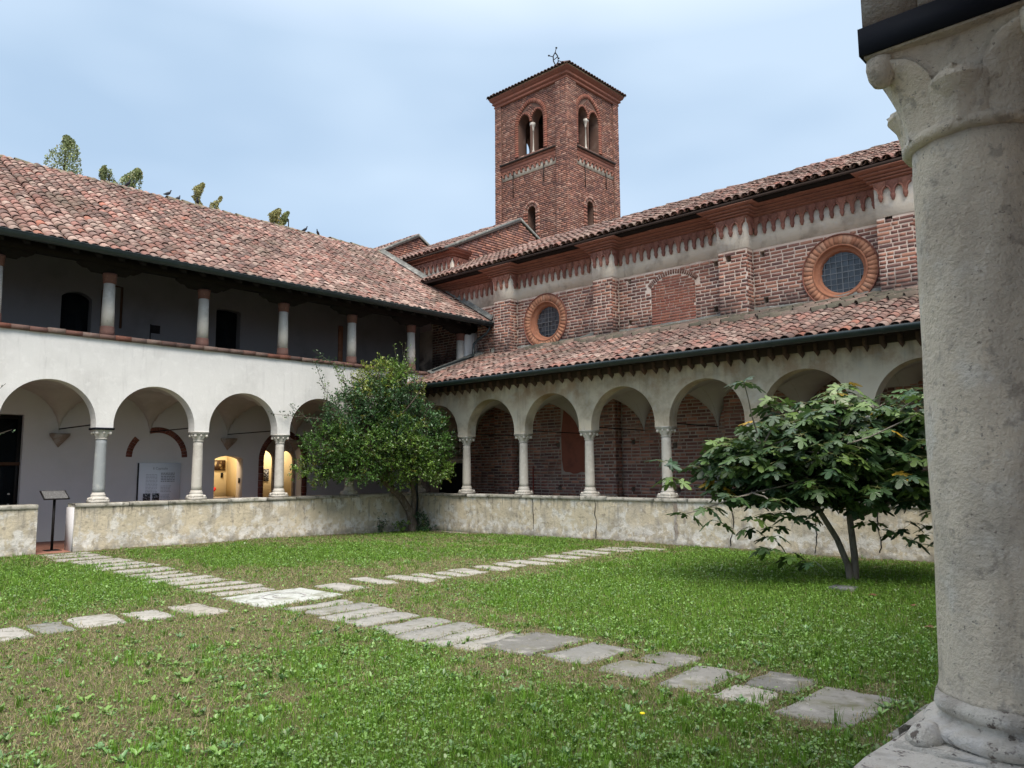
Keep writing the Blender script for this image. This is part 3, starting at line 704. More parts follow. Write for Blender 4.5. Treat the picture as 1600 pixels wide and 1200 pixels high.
# rooms behind: warm walls, floor, ceiling
rm = MB()
rm.box((-5.1, -5.6, .1), (-5.0, .6, 3.2)); rm.box((-5.0, -5.7, .1), (-3.19, -5.6, 3.2)); rm.box((-5.0, -3.04, .1), (-3.28, -3.06+.05, 3.2)); rm.box((-5.0, .5, .1), (-3.2, .6, 3.2)); rm.box((-5.1, -5.7, 3.2), (-3.2, .6, 3.3))
part('room', rm, 'yellow', ww, label='warm yellow painted room seen through the doorways')
mb = MB(); mb.box((-5.1,-5.7,.05), (-3.19,.6,.112)); part('room_floor', mb, 'doorwood', ww)
mb = MB(); mb.box((-3.19+.002, -3.664, .1), (-2.853, -3.656, 2.0)); part('door_reveal', mb, 'reveal', ww)
for (yy, pw) in ((-4.3, 26), (-1.6, 26)):
    ld = bpy.data.lights.new('room_lamp', 'AREA'); ld.shape = 'DISK'; ld.size = .8; ld.energy = pw; ld.color = (1, .86, .62)
    lo = bpy.data.objects.new('room_lamp', ld); COL.objects.link(lo); lo.location = (-4.2, yy, 3.1)
# upper loggia
UC = []
for k, yy in enumerate([1.76]+ycol):
    if yy == 1.76: yy = 1.80
    o = bpy.data.objects.new('loggia_column', None)
    if k == 0:
        mb = MB(); lathe(mb, [(.124,.20),(.122,.5),(.108,1.1)], 20); ush = mb.mesh('shaft', True); ush.materials.append(V['stone'])
        mb = MB(); lathe(mb, [(.14,0),(.14,.1),(.135,.105),(.135,.19),(.128,.2)], 20, tint=(.17,.095,.08)); ub = mb.mesh('base'); ub.materials.append(V['terra'])
        mb = MB(); lathe(mb, [(.11,1.1),(.125,1.11),(.125,1.17),(.132,1.175),(.132,1.25),(.14,1.26),(.14,1.31)], 20, tint=(.15,.075,.06)); uc = mb.mesh('capital'); uc.materials.append(V['terra'])
        mb = MB(); rows = []
        for xx in (-.09, .09):
            rows.append([(xx, y_, z_) for y_, z_ in ((-.62,1.49),(-.62,1.45),(-.5,1.38),(-.42,1.38),(-.34,1.31),(.34,1.31),(.42,1.38),(.5,1.38),(.62,1.45),(.62,1.49))])
        sweep(mb, rows)
        for s0 in (0, 10): mb.f.setdefault(10, []).append(np.array([list(range(s0, s0+10))]))
        mb.add([(-.09,-.62,1.49),(.09,-.62,1.49),(.09,.62,1.49),(-.09,.62,1.49)], [(0,1,2,3)]); ubr = mb.mesh('bracket'); ubr.materials.append(V['wood'])
    o = bpy.data.objects.new('column', ush); put(o, ww, (-.19, yy, 4.42))
    for nm, me in (('base', ub), ('capital', uc), ('bracket', ubr)):
        k2 = bpy.data.objects.new(nm, me); COL.objects.link(k2); k2.parent = o
SL = .588; sn = math.sqrt(1+SL*SL)
mb = MB(); mb.box((-.29, -16.3, 5.91), (-.09, 2.44, 6.10)); part('beam', mb, 'wood', ww)
for yy in np.arange(-16.2, 2.4, .42):
    mb = MB(); z0 = 5.87; xs = (.55, -2.9)
    mb.add([(xs[0],yy,z0-.02),(xs[0],yy+.1,z0-.02),(xs[1],yy+.1,z0-.02+SL*3.45),(xs[1],yy,z0-.02+SL*3.45),(xs[0],yy,z0+.09),(xs[0],yy+.1,z0+.09),(xs[1],yy+.1,z0+.09+SL*3.45),(xs[1],yy,z0+.09+SL*3.45)], [(0,3,2,1),(4,5,6,7),(0,1,5,4),(1,2,6,5),(2,3,7,6),(3,0,4,7)])
    part('rafter', mb, 'wood', ww)
UB = FW(-2.85)
ud = [hole(-8.25, -7.6, 3.62, seg_arch(-7.925, .325, .14, 5.70), 10), hole(-4.55, -3.87, 3.62, seg_arch(-4.21, .34, .04, 5.93), 8), hole(-.1, .95, 3.62, lambda u: 4.95+0*np.asarray(u), 2)]
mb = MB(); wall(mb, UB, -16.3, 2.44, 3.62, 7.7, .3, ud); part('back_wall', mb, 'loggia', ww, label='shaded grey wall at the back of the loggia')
for a, b, z in ((-8.25,-7.6,5.84),(-4.55,-3.87,5.97),(-.1,.95,4.95)):
    mb = MB(); mb.box((-3.12, a+.01, 3.63), (-3.05, b-.01, z)); part('door', mb, 'glass', ww)
mb = MB(); mb.box((-2.85,-.74,4.3), (-2.80,-.60,6.0), tint=(.42,.2,.12)); part('brick_jamb', mb, 'terra', ww)
mb = MB(); tube(mb, [(-2.83,-7.38,5.1),(-2.83,-7.38,5.95),(-2.83,-7.2,6.12),(-2.83,-6.95,6.1),(-2.83,-6.95,5.1)], .03, 6); part('niche_frame', mb, 'doorwood', ww)
mb = MB(); mb.box((-.34, 1.96, 4.42), (-.1, 2.43, 5.9)); part('end_pier', mb, 'white', ww)
# side and rear walls of the block behind
mb = MB(); mb.box((-10.0,-16.3,-.05), (-9.7,3.0,6.2)); mb.box((-9.7,-16.3,-.05), (-3.2,-16.0,6.2)); mb.box((-2.9,-16.3,3.6), (-.3,-16.0,6.0)); part('rear_wall', mb, 'white', ww)
rf = tile_roof(ww, (.60, -16.4, 5.98), (0, 1, 0), (-1/sn, 0, SL/sn), 18.85, 5.78*sn, pitch=.195, expo=.25, single=300, seed=3, tlen=.40)
rf2 = MB(); rf2.add([(-5.18,-16.4,9.38),(-5.18,2.45,9.38),(-10.4,2.45,6.2),(-10.4,-16.4,6.2)], [(0,1,2,3)]); part('rear_roof', rf2, 'ridge', ww)
y = -16.4; rg = bpy.data.objects.new('ridge', None); put(rg, ww, (-5.18, -8, 9.4)); r = np.random.default_rng(8)
tv, tf = tile_template(.15, .13, .5)
while y < 2.4:
    mb = MB(); v = tv.copy(); v[:, 2] = v[:, 2]*1.0+9.36+r.normal(0, .012); v[:, 1] += y; v[:, 0] += -5.18+r.normal(0, .015); v[:, 2] += np.where(tv[:, 1] < .1, .02, -.01)
    mb.add(v, tf); part('ridge_tile', mb, 'ridge', rg); y += .42
gutter(ww, (.64, -16.4, 6.02), (.64, 2.36, 6.02), .11, (1, 0, 0))
mb = MB(); mb.add([(-.0,2.40,6.33),(-5.2,2.40,6.33+SL*5.2),(-5.2,2.455,6.42+SL*5.2),(-.0,2.455,6.42),(.62,2.40,6.0),(.62,2.455,6.1)], [(0,1,2,3),(4,0,3,5)]); part('lead_flashing', mb, 'lead', ww)
mb = MB(); rows = []
for s_ in np.linspace(0, 1, 14):
    x = .58-5.5*s_; z = 6.06+SL*(.6-x)+.04; rows.append([(x,2.33,z+.02),(x,2.40,z+.07),(x,2.43,z+.16)])
sweep(mb, rows); part('flashing', mb, 'lead', ww)
# downpipe from the upper gutter
mb = MB(); tube(mb, [(.60,2.28,5.95),(.60,2.26,5.85),(.52,2.2,5.7),(.3,2.1,5.55),(.18,2.02,5.4),(.16,2.0,5.05)], .038, 10); part('downpipe', mb, 'gutter', ww, smooth=True)
mb = MB(); rows = []
for t_ in np.linspace(0, 1, 10):
    yy = .35+(2.44-.35)*t_; z = 3.9+.39*(yy+.6)+.13; rows.append([(-.045,yy,z+.05),(.05,yy,z+.03),(.13,yy,z-.01),(.14,yy,z-.08)])
sweep(mb, rows); part('flashing', mb, 'lead', ww)
mb = MB(); tube(mb, [(.16,2.0,5.05),(.13,1.6,4.90),(.12,1.0,4.68),(.1,.45,4.46)], .03, 8); part('downpipe', mb, 'gutter', ww, smooth=True)

# low walls of the court
low_wall('low_wall', 'weathered cream low wall left of the gap, crumbling at its base', -16.2, -9.25, FW(0), (-.19, -12, 0))
lw = low_wall('low_wall', 'long low wall with flaking plaster running from the gap with the lectern to the leafy tree', -8.62, -.02, FW(0), (-.19, -4, 0))
mb = MB(); mb.box((-.385, -8.645, -.02), (-.0, -8.62, .955)); part('end_face', mb, 'innerwhite', lw)

# lectern in the gap
le = thing('lectern_sign', 'slanted grey reading panel on a thin dark post in the gap of the low wall', 'sign', (-.5, -8.82, .115))
mb = MB(); mb.box((-.53, -8.85, .115), (-.49, -8.81, 1.16)); part('post', mb, 'iron', le)
mb = MB(); mb.box((-.66, -8.95, .115), (-.36, -8.69, .125)); part('base', mb, 'iron', le)
mb = MB(); A = np.array([(-.36,-9.06,1.12),(-.36,-8.6,1.12),(-.66,-8.6,1.28),(-.66,-9.06,1.28)]); nn = np.array([.47,0,.88])*.02
mb.add(np.concatenate([A, A-nn]), [(0,1,2,3),(7,6,5,4),(0,4,5,1),(1,5,6,2),(2,6,7,3),(3,7,4,0)]); part('panel', mb, 'iron', le)
B_ = (A-A.mean(0))*.9+A.mean(0)+nn*.2; mb = MB(); mb.add(B_, [(0,1,2,3)]); part('printed_face', mb, 'sign', le)

# information board
ib = thing('information_board', 'large pale board with title, text and two small dark pictures on the portico wall', 'sign', (-2.8, -5.85, .5))
mb = MB(); mb.box((-2.83, -6.36, .55), (-2.79, -5.36, 1.86)); part('board', mb, 'panel', ib)
mb = MB(); mb.box((-2.84, -6.385, .54), (-2.80, -6.362, 1.86)); part('edge', mb, 'iron', ib)  # dark strip modelled in place of the shadow along the board's left edge
xb = -2.786
def txt(parent, body, size, loc, mat):
    cu = bpy.data.curves.new('title', 'FONT'); cu.body = body; cu.size = size; cu.align_x = 'CENTER'; cu.materials.append(V[mat])
    tmp = bpy.data.objects.new('title', cu); COL.objects.link(tmp); bpy.context.view_layer.update()
    me = bpy.data.meshes.new_from_object(tmp.evaluated_get(bpy.context.evaluated_depsgraph_get())); bpy.data.objects.remove(tmp); bpy.data.curves.remove(cu)
    me.materials.clear(); me.materials.append(V[mat]); o = bpy.data.objects.new('title', me); put(o, parent, loc); o.rotation_euler = (PI/2, 0, PI/2)
txt(ib, 'Il Capitolo', .085, (xb, -5.86, 1.70), 'print')
mb = MB(); r = np.random.default_rng(2)
def lines(y0, y1, z1, z0, step=.032, h=.012):
    z = z1
    while z > z0:
        yy = y0
        while yy < y1-.02:
            l = r.uniform(.03, .08); mb.box((xb-.002, yy, z-h), (xb, min(yy+l, y1), z)); yy += l+.012
        z -= step
lines(-5.84, -5.5, 1.62, 1.38, .04, .02); lines(-6.2, -5.92, 1.58, 1.1, .034, .008); lines(-5.84, -5.58, 1.3, 1.14, .034, .008); lines(-5.84, -5.6, 1.08, .86, .034, .008)
part('printed_text', mb, 'print', ib)
for a in (-6.25, -6.03):
    mb = MB(); mb.box((xb-.002, a, .95), (xb+.001, a+.17, 1.12)); part('photo', mb, 'darkprint', ib)

# things in the lit room
o = thing('wall_picture', 'dark landscape picture on the yellow wall seen through the first lit doorway', 'picture', (-4.98, -3.2, 1.7))
mb = MB(); mb.box((-4.995, -3.42, 1.68), (-4.97, -3.1, 1.98)); part('canvas', mb, 'picture', o)
o = thing('small_plaque', 'small dark plaque under the picture on the yellow wall', 'plaque', (-4.98, -3.2, 1.5)); mb = MB(); mb.box((-4.995,-3.22,1.47), (-4.975,-3.16,1.62)); part('plate', mb, 'iron', o)
o = thing('reveal_plaque', 'little dark square notice on the pinkish door reveal', 'sign', (-3.0, -3.67, 1.4)); mb = MB(); mb.box((-3.07,-3.675,1.34), (-2.97,-3.664,1.47)); part('plate', mb, 'iron', o)
o = thing('side_table', 'dark table with a pale top inside the lit room', 'table', (-4.6, -3.5, .112))
mb = MB(); mb.box((-4.9,-4.1,.88), (-4.3,-3.12,.93)); part('tabletop', mb, 'reveal', o)
mb = MB(); mb.box((-4.85,-4.05,.112), (-4.35,-3.17,.88)); part('cabinet', mb, 'wood', o)
o = thing('flower_vase', 'red flowers in a small vase on the table in the lit room', 'flowers', (-4.6, -3.62, .93))
mb = MB(); lathe(mb, [(.03,.93),(.045,.97),(.025,1.04)], 10, (-4.6,-3.62,0)); part('vase', mb, 'reveal', o)
for k in range(7):
    a = k*.9; mb = MB(); lathe(mb, [(.01,-.03),(.035,-.01),(.03,.02),(.01,.03)], 8, (-4.6+.05*math.cos(a), -3.62+.05*math.sin(a), 1.12+.03*(k % 3))); part('blossom', mb, 'red', o)
o = thing('wall_picture', 'dark narrow picture behind the left light of the brick portal', 'picture', (-4.98, -1.9, 1.5)); mb = MB(); mb.box((-4.995,-1.86,1.35), (-4.97,-1.7,1.72)); part('canvas', mb, 'darkprint', o)
o = thing('loggia_sign', 'small dark notice on a post standing in the upper loggia', 'sign', (-1.6, -6.6, 3.62))
mb = MB(); tube(mb, [(-1.6,-6.72,3.62),(-1.6,-6.72,5.06)], .014, 6); part('post', mb, 'iron', o); mb = MB(); mb.box((-1.62,-6.7,4.86), (-1.6,-6.5,5.05)); part('board', mb, 'wood', o)

# ================================================================== NORTH PORTICO (faces -Y)
pn = thing('portico', 'stained plaster arcade in front of the brick church, under its own low tiled roof', 'building', (8, .19, 0))
NF = FN(.04); xcol = [1.80+2.028*k for k in range(8)]
xs = [-.17]+xcol
hs = [hole((a+b)/2-(.84 if k else .80), (a+b)/2+(.84 if k else .80), None, rnd_arch((a+b)/2, .84 if k else .80, 2.60), 26) for k, (a, b) in enumerate(zip(xs[:-1], xs[1:]))]
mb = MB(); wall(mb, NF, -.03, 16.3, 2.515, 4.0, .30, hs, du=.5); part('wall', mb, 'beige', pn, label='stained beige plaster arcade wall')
for k, xx in enumerate(xcol): make_column(pn, (xx, .19, 1.03), CM)
vaults(pn, NF, [(a+b)/2 for a, b in zip(xs[:-1], xs[1:])], 1.012, .30, 2.40)
for xx in xcol:
    t = MB(); tube(t, [(xx, .34, 2.60), (xx, 2.44, 2.60)], .013, 6); part('tie_rod', t, 'iron', pn)
NS = .39; nn_ = math.sqrt(1+NS*NS)
tile_roof(pn, (0.0, -.62, 3.86), (1, 0, 0), (0, 1/nn_, NS/nn_), 16.3, 3.06*nn_, pitch=.197, expo=.215, single=300, seed=5, tlen=.36, dark=.22)
gutter(pn, (.02, -.68, 3.90), (16.0, -.68, 3.90), .105, (0, 1, 0))
mb = MB(); mb.add([(0,-.6,3.80),(16.3,-.6,3.80),(16.3,.04,3.98),(0,.04,3.98),(0,-.6,3.86),(16.3,-.6,3.86)], [(0,3,2,1),(0,1,5,4)]); part('soffit', mb, 'wood', pn)
mb = MB(); mb.box((-.0,-.06,3.74), (16.3,.04,3.98)); part('eaves_board', mb, 'deck', pn)
for xx in np.arange(.1, 16.2, .285):
    c = MB(); w_ = .040+random.uniform(-.008, .008); z0, z1 = 3.86, 3.62+random.uniform(-.015, .015)
    c.add([(xx-w_,-.10,z0),(xx+w_,-.10,z0),(xx+w_,.04,z0),(xx-w_,.04,z0),(xx-w_,-.10,z0-.13),(xx+w_,-.10,z0-.13),(xx+w_,.04,z0-.16),(xx-w_,.04,z0-.16),(xx,.02,z1)], [(0,1,5,4),(1,2,6,5),(3,0,4,7)], [(4,5,8),(5,6,8),(7,4,8)], tint=(.085,.055,.045)); part('eaves_corbel', c, 'terra', pn)
# lead and mossy flashing along the church wall
mb = MB(); rows = []
for xx in np.linspace(.5, 16.3, 90):
    z = 5.05+.015*math.sin(xx*3)+random.uniform(-.012, .02); rows.append([(xx,2.10,z-.05),(xx,2.30,z+.03),(xx,2.43,z+.07),(xx,2.435,z+.17+.04*math.sin(xx*1.7)),(xx,2.46,z+.18)])
sweep(mb, rows); part('flashing', mb, 'lead', pn)
# loose rows of mossy tiles laid aslant at the top of the roof
tv, tf = tile_template(.1, .08, .42)
r = np.random.default_rng(9)
for xx, yb_ in [(a, 2.02) for a in np.arange(2.2, 16, .25)]+[(a, 1.72) for a in np.arange(4.4, 16, .27)]+[(a, 1.45) for a in np.arange(9.4, 16, .29)]:
    th = -.95+r.normal(0, .10); y_ = yb_+r.normal(0, .04); z_ = 3.86+NS*(y_+.62)+.11
    c, s_ = math.cos(th), math.sin(th); v = tv.copy(); vx = v[:, 0]*c-v[:, 1]*s_; vy = v[:, 0]*s_+v[:, 1]*c
    v = np.stack([xx+vx, y_+vy, z_+v[:, 2]+NS*vy], 1); mb = MB(); mb.add(v, tf, tint=tuple(np.array([(.13,.115,.085),(.17,.13,.105),(.10,.095,.07),(.24,.17,.14)][r.integers(4)]))); part('loose_tile', mb, 'tile', pn, smooth=True)
nw = low_wall('low_wall', 'cracked stained low wall carrying the columns in front of the church', .0, 16.0, FN(0), (8, .19, 0))
for x0 in (4.27, 6.15, 8.15, 9.45, 11.05, 12.1, 14.0):
    mb = MB(); r = np.random.default_rng(int(x0*100)); zz = np.linspace(.95, .12 if x0 != 8.15 else .2, 16); xo = np.cumsum(r.normal(0, .014, 16)); wd = .005+.006*np.abs(np.sin(zz*7+x0)); wd = wd if x0 != 8.15 else wd*4
    sweep(mb, [[(x0+a-w_, -.012, z) for a, w_, z in zip(xo, wd, zz)], [(x0+a+w_, -.012, z) for a, w_, z in zip(xo, wd, zz)]]); part('crack', mb, 'iron' if x0 != 8.15 else 'block', nw)
# downpipe in the corner
o = thing('corner_downpipe', 'dark vertical rain pipe in the corner behind the leafy tree trunk', 'pipe', (.06, -.06, 0))
mb = MB(); tube(mb, [(.06,-.07,.0),(.06,-.07,3.3),(.07,-.2,3.6),(.08,-.66,3.85)], .045, 10); part('pipe', mb, 'gutter', o, smooth=True)
# back of the portico: door, red patch, pipe
o = pn
mb = MB(); mb.box((-1.75, 2.36, .11), (-.62, 2.43, 1.86)); part('door', mb, 'wood', pn)
mb = MB(); mb.box((-1.85, 2.35, 1.86), (-.5, 2.45, 1.98)); part('lintel', mb, 'white_band', pn)
mb = MB()
for xx in np.linspace(-1.5, -.75, 5): mb.box((xx, 2.40, 2.02), (xx+.015, 2.415, 2.6))
for zz in np.linspace(2.1, 2.5, 3): mb.box((-1.5, 2.395, zz), (-.74, 2.41, zz+.015))
part('window_grille', mb, 'iron', pn)
mb = MB(); fr = FN(2.425); pts = [(3.25,1.62)]+[(3.25+.75*t, 1.55+.03*math.sin(t*9)) for t in np.linspace(.1, 1, 6)]+[(4.02,2.3),(4.05,3.4),(3.3,3.4),(3.18,2.6),(3.2,1.9)]
mb.add(np.concatenate([np.array([fr(a, 0, b) for a, b in pts]).reshape(-1, 3)]), np.array([list(range(len(pts)))])); part('plaster_patch', mb, 'redplaster', pn, label='dull red plaster patch on the brick wall inside the portico')
mb = MB(); tube(mb, [(2.17,2.4,.12),(2.17,2.4,1.75)], .014, 6); part('conduit', mb, 'plinthred', pn)

# ================================================================== CHURCH (long brick wall, faces -Y)
ch = thing('church', 'long red brick church wall with two round windows and small pointed arches under tiled eaves', 'church', (8, 2.6, 0))
YW = 2.45; YP = 2.15
PIL = [(.90, 1.58), (4.56, 5.18), (8.20, 8.91), (11.70, 12.40), (15.2, 15.9)]
OC = [(2.64, 5.82), (10.82, 5.75)]
ochole = [hole(c-.55, c+.55, (lambda c, z: lambda u: z-np.sqrt(np.maximum(0, .55**2-(np.asarray(u)-c)**2)))(c, z), (lambda c, z: lambda u: z+np.sqrt(np.maximum(0, .55**2-(np.asarray(u)-c)**2)))(c, z), 28) for c, z in OC]
PH = [(5.51,6.46),(5.50,5.38),(7.97,6.46),(9.13,6.46),(9.18,5.39),(7.94,5.37),(3.05,2.32),(3.10,1.15),(5.52,2.3),(5.49,1.14),(6.73,2.2),(6.78,1.14),(8.6+.6,2.2),(10.2,1.14)]
PHP = [(4.74,6.70),(8.45,6.43),(11.93,6.62)]
const = lambda z: (lambda u: z+0*np.asarray(u, float))
phh = [hole(a-.055, a+.055, b-.07, const(b+.07), 2) for a, b in PH]
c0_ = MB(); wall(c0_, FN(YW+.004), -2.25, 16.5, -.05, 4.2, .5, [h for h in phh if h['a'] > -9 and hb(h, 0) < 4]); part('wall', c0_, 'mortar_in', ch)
core = MB(); wall(core, FN(YW+.004), -2.25, 16.5, 4.2, 7.55, .5, ochole+[h for h in phh if hb(h, 0) > 4])
core.box((-3.3, 2.47, -.05), (-2.2, 2.9, 6.2)); part('wall', core, 'mortar', ch)
bk = MB(); bk.box((-2.2, 2.9, 4.9), (16.5, 2.97, 7.3)); part('inner_wall', bk, 'deck', ch)
for (a, b), ph in zip(PIL, [None]+PHP+[None]):
    p = MB(); hh = [hole(ph[0]-.07, ph[0]+.07, ph[1]-.085, const(ph[1]+.085), 2)] if ph else []
    wall(p, FN(YP+.004), a+.004, b-.004, 4.2, 7.3, YW-YP-.02, hh); part('pilaster', p, 'mortar', ch)
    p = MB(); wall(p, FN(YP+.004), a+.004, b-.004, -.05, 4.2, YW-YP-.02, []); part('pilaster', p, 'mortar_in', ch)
    if ph:
        if ph[0] > 11:
            q_ = MB()
            for k in range(4): q_.box((ph[0]-.055+k*.035, YP+.0, ph[1]-.085), (ph[0]-.050+k*.035, YP+.006, ph[1]+.085)); q_.box((ph[0]-.07, YP+.001, ph[1]-.06+k*.04), (ph[0]+.07, YP+.007, ph[1]-.055+k*.04))
            part('vent_grille', q_, 'iron', ch)
NI = hole(6.16, 7.42, 5.0, seg_arch(6.79, .63, .26, 6.16), 12)
cuts = [circ_cut(c, z, .80) for c, z in OC]+[hcut(h) for h in phh]
arch_out = hole(6.16-.13, 7.42+.13, 5.95, lambda u: seg_arch(6.79, .76, .30, 6.24)(u), 12)
cuts += [hcut(NI), lambda z: hcut(arch_out)(z) if z > 6.02 else []]
cuts += [rect_cut(a-.012, b+.012, -1, 9) for a, b in PIL]
ws = [(FN(YW), lay(-2.2, 16.4, 4.3, 6.58, cuts, seed=21))]
frN = FN(YW)
for (a, b), ph in zip(PIL, [None]+PHP+[None]):
    cc = [rect_cut(ph[0]-.07, ph[0]+.07, ph[1]-.085, ph[1]+.085)] if ph else []
    ws.append((FN(YP), lay(a, b, 3.97, 6.62, cc, seed=int(a*10)+3, half=.4)))
    ws.append((FW(b), lay(YP, YW, 3.95, 6.6, seed=int(a*10)+4, half=.5)))
upper = bpy.data.objects.new('upper_brickwork', None); put(upper, ch, (8, 2.45, 5))
emit_bricks(ws, upper, 'brick', single=300, seed=5)
DK = BT*1.15
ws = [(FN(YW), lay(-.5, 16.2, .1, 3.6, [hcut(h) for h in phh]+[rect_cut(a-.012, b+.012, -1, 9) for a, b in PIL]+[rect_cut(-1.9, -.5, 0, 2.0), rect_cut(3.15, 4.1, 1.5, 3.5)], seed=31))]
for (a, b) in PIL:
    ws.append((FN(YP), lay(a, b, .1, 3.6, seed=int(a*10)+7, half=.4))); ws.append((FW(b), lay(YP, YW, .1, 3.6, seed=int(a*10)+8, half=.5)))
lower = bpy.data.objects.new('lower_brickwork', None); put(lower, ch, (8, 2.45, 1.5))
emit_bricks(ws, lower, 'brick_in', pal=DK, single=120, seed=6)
# bricked-up window with a ring of headers
ni = bpy.data.objects.new('bricked_window', None); put(ni, ch, (6.79, 2.45, 5.6), )
emit_bricks([(FN(YW+.004), lay(6.17, 7.41, 5.0, 6.5, [lambda z: [(0, 6.79-.63*1), (6.79+.63, 9)] if z < 6.16 else ([(0, 9)] if z > 6.41 else [(0, 6.79-math.sqrt(max(0, .89**2-(z-5.52)**2))), (6.79+math.sqrt(max(0, .89**2-(z-5.52)**2)), 9)])], L=.26, h=.058, j=.012, seed=77, half=.15))], ni, 'terra', pal=np.array([(.27,.105,.07),(.30,.125,.085),(.24,.09,.065),(.28,.12,.09)]), proud=.006, single=90, seed=9)
p_in = arch_line(NI['top'], 6.16, 7.42, 30, .01); p_out = arch_line(NI['top'], 6.16, 7.42, 30, .12)
ring(FN(YW), p_in, p_out, -.01, .03, ni, 'terra', [(.22,.11,.08),(.17,.08,.06)], 'header_brick', gap=.2)
# round windows
TC = [(.42,.20,.12),(.45,.22,.135),(.40,.185,.11),(.44,.24,.16),(.47,.23,.14),(.37,.165,.10)]
for kk, (c, z) in enumerate(OC):
    ow = bpy.data.objects.new('round_window', None); put(ow, ch, (c, 2.45, z)); fr = FN(YW)
    nn2 = 44
    ring(fr, circ(c, z, .575, nn2), circ(c, z, .775, nn2), -.016, .03, ow, 'terra', TC, 'voussoir', gap=.0, seed=kk+1)
    mb = MB(); A = np.linspace(0, 2*PI, 61)
    prof = [(.80,.0),(.80,-.03),(.79,-.045),(.775,-.035),(.77,-.01)]
    sweep(mb, [[fr(c+r_*math.cos(t), d_, z+r_*math.sin(t)).ravel() for (r_, d_) in prof] for t in A], tint=(.24,.10,.075)); part('outer_moulding', mb, 'terra', ow, smooth=True)
    prof = [(.575,-.02),(.55,-.035),(.535,-.01),(.535,.03),(.50,.045),(.49,.07),(.475,.06),(.455,.10),(.435,.15),(.43,.22)]
    mb = MB(); sweep(mb, [[fr(c+r_*math.cos(t), d_, z+r_*math.sin(t)).ravel() for (r_, d_) in prof] for t in A], tint=(.36,.155,.09)); part('inner_moulding', mb, 'terra', ow)
    # panes
    s_ = .122; r = np.random.default_rng(4+kk); gl = bpy.data.objects.new('leaded_light', None); put(gl, ow, (c, 2.45+.16, z)) if False else None
    for a in range(-4, 4):
        for b in range(-4, 4):
            x0, x1, z0, z1 = a*s_, (a+1)*s_, b*s_, (b+1)*s_
            cs = [(x0,z0),(x1,z0),(x1,z1),(x0,z1)]
            if min(math.hypot(*p) for p in cs) > .44: continue
            tl = r.normal(0, .004, 3); mb = MB()
            P_ = [np.array(p)*min(1, .445/max(1e-6, math.hypot(*p))) for p in cs]
            mb.add(np.array([fr(c+p[0]*.985, .155+tl[0]*p[0]*8+tl[1], z+p[1]*.985).ravel() for p in P_]), [(0,1,2,3)], tint=tuple(np.array((.018,.024,.032))*r.uniform(.6, 2.0)))
            part('glass_pane', mb, 'leadglass', ow)
    mb = MB()
    for a in range(-3, 4):
        hw = math.sqrt(.445**2-(a*s_)**2)
        for vert in (0, 1):
            w_ = .006 if a else .010
            if vert: pts = [(c+a*s_-w_, z-hw), (c+a*s_+w_, z-hw), (c+a*s_+w_, z+hw), (c+a*s_-w_, z+hw)]
            else: pts = [(c-hw, z+a*s_-w_), (c+hw, z+a*s_-w_), (c+hw, z+a*s_+w_), (c-hw, z+a*s_+w_)]
            mb.add(np.array([fr(p[0], .140+.002*vert, p[1]).ravel() for p in pts]), [(0,1,2,3)], tint=(.12,.13,.14))
    part('lead_bars', mb, 'leadglass', ow)
# white band, corbel arches, cornice following the pilasters
def stepped(d, xa, xb, pil=PIL, yw=YW, yp=YP):
    """outline of the wall face pushed out by d"""
    pts = [(xa, yw-d)]
    for (a, b) in pil:
        if b < xa or a > xb: continue
        pts += [(a-d, yw-d), (a-d, yp-d), (b+d, yp-d), (b+d, yw-d)]
    return pts+[(xb, yw-d)]
def ledge(prof, xa, xb, mat, name, parent, pil=PIL, yw=YW, yp=YP, tint=(.30,.12,.08)):
    mb = MB(); rows = [[(x, y, z) for x, y in stepped(d, xa, xb, pil, yw, yp)] for d, z in prof]
    sweep(mb, rows, tint=tint); return part(name, mb, mat, parent)
ledge([(.0, 6.60), (.012, 6.61), (.014, 7.3), (0, 7.31)], -2.25, 16.5, 'white_band', 'plaster_band', ch)
zmap = lambda P_: [(d, 7.29+(z-7.13)*.62) for d, z in P_]
ledge(zmap([(.0,7.13),(.07,7.135),(.07,7.18),(.04,7.19),(.04,7.22),(.11,7.225),(.135,7.25),(.11,7.28),(.08,7.285),(.08,7.31),(.15,7.315),(.16,7.36),(.12,7.37),(.12,7.39),(.20,7.40),(.23,7.43),(.23,7.46),(.18,7.465),(.18,7.48),(.28,7.485),(.33,7.53),(.34,7.555),(0,7.565)]), -2.25, 16.5, 'terra', 'cornice', ch, tint=(.31,.14,.10))
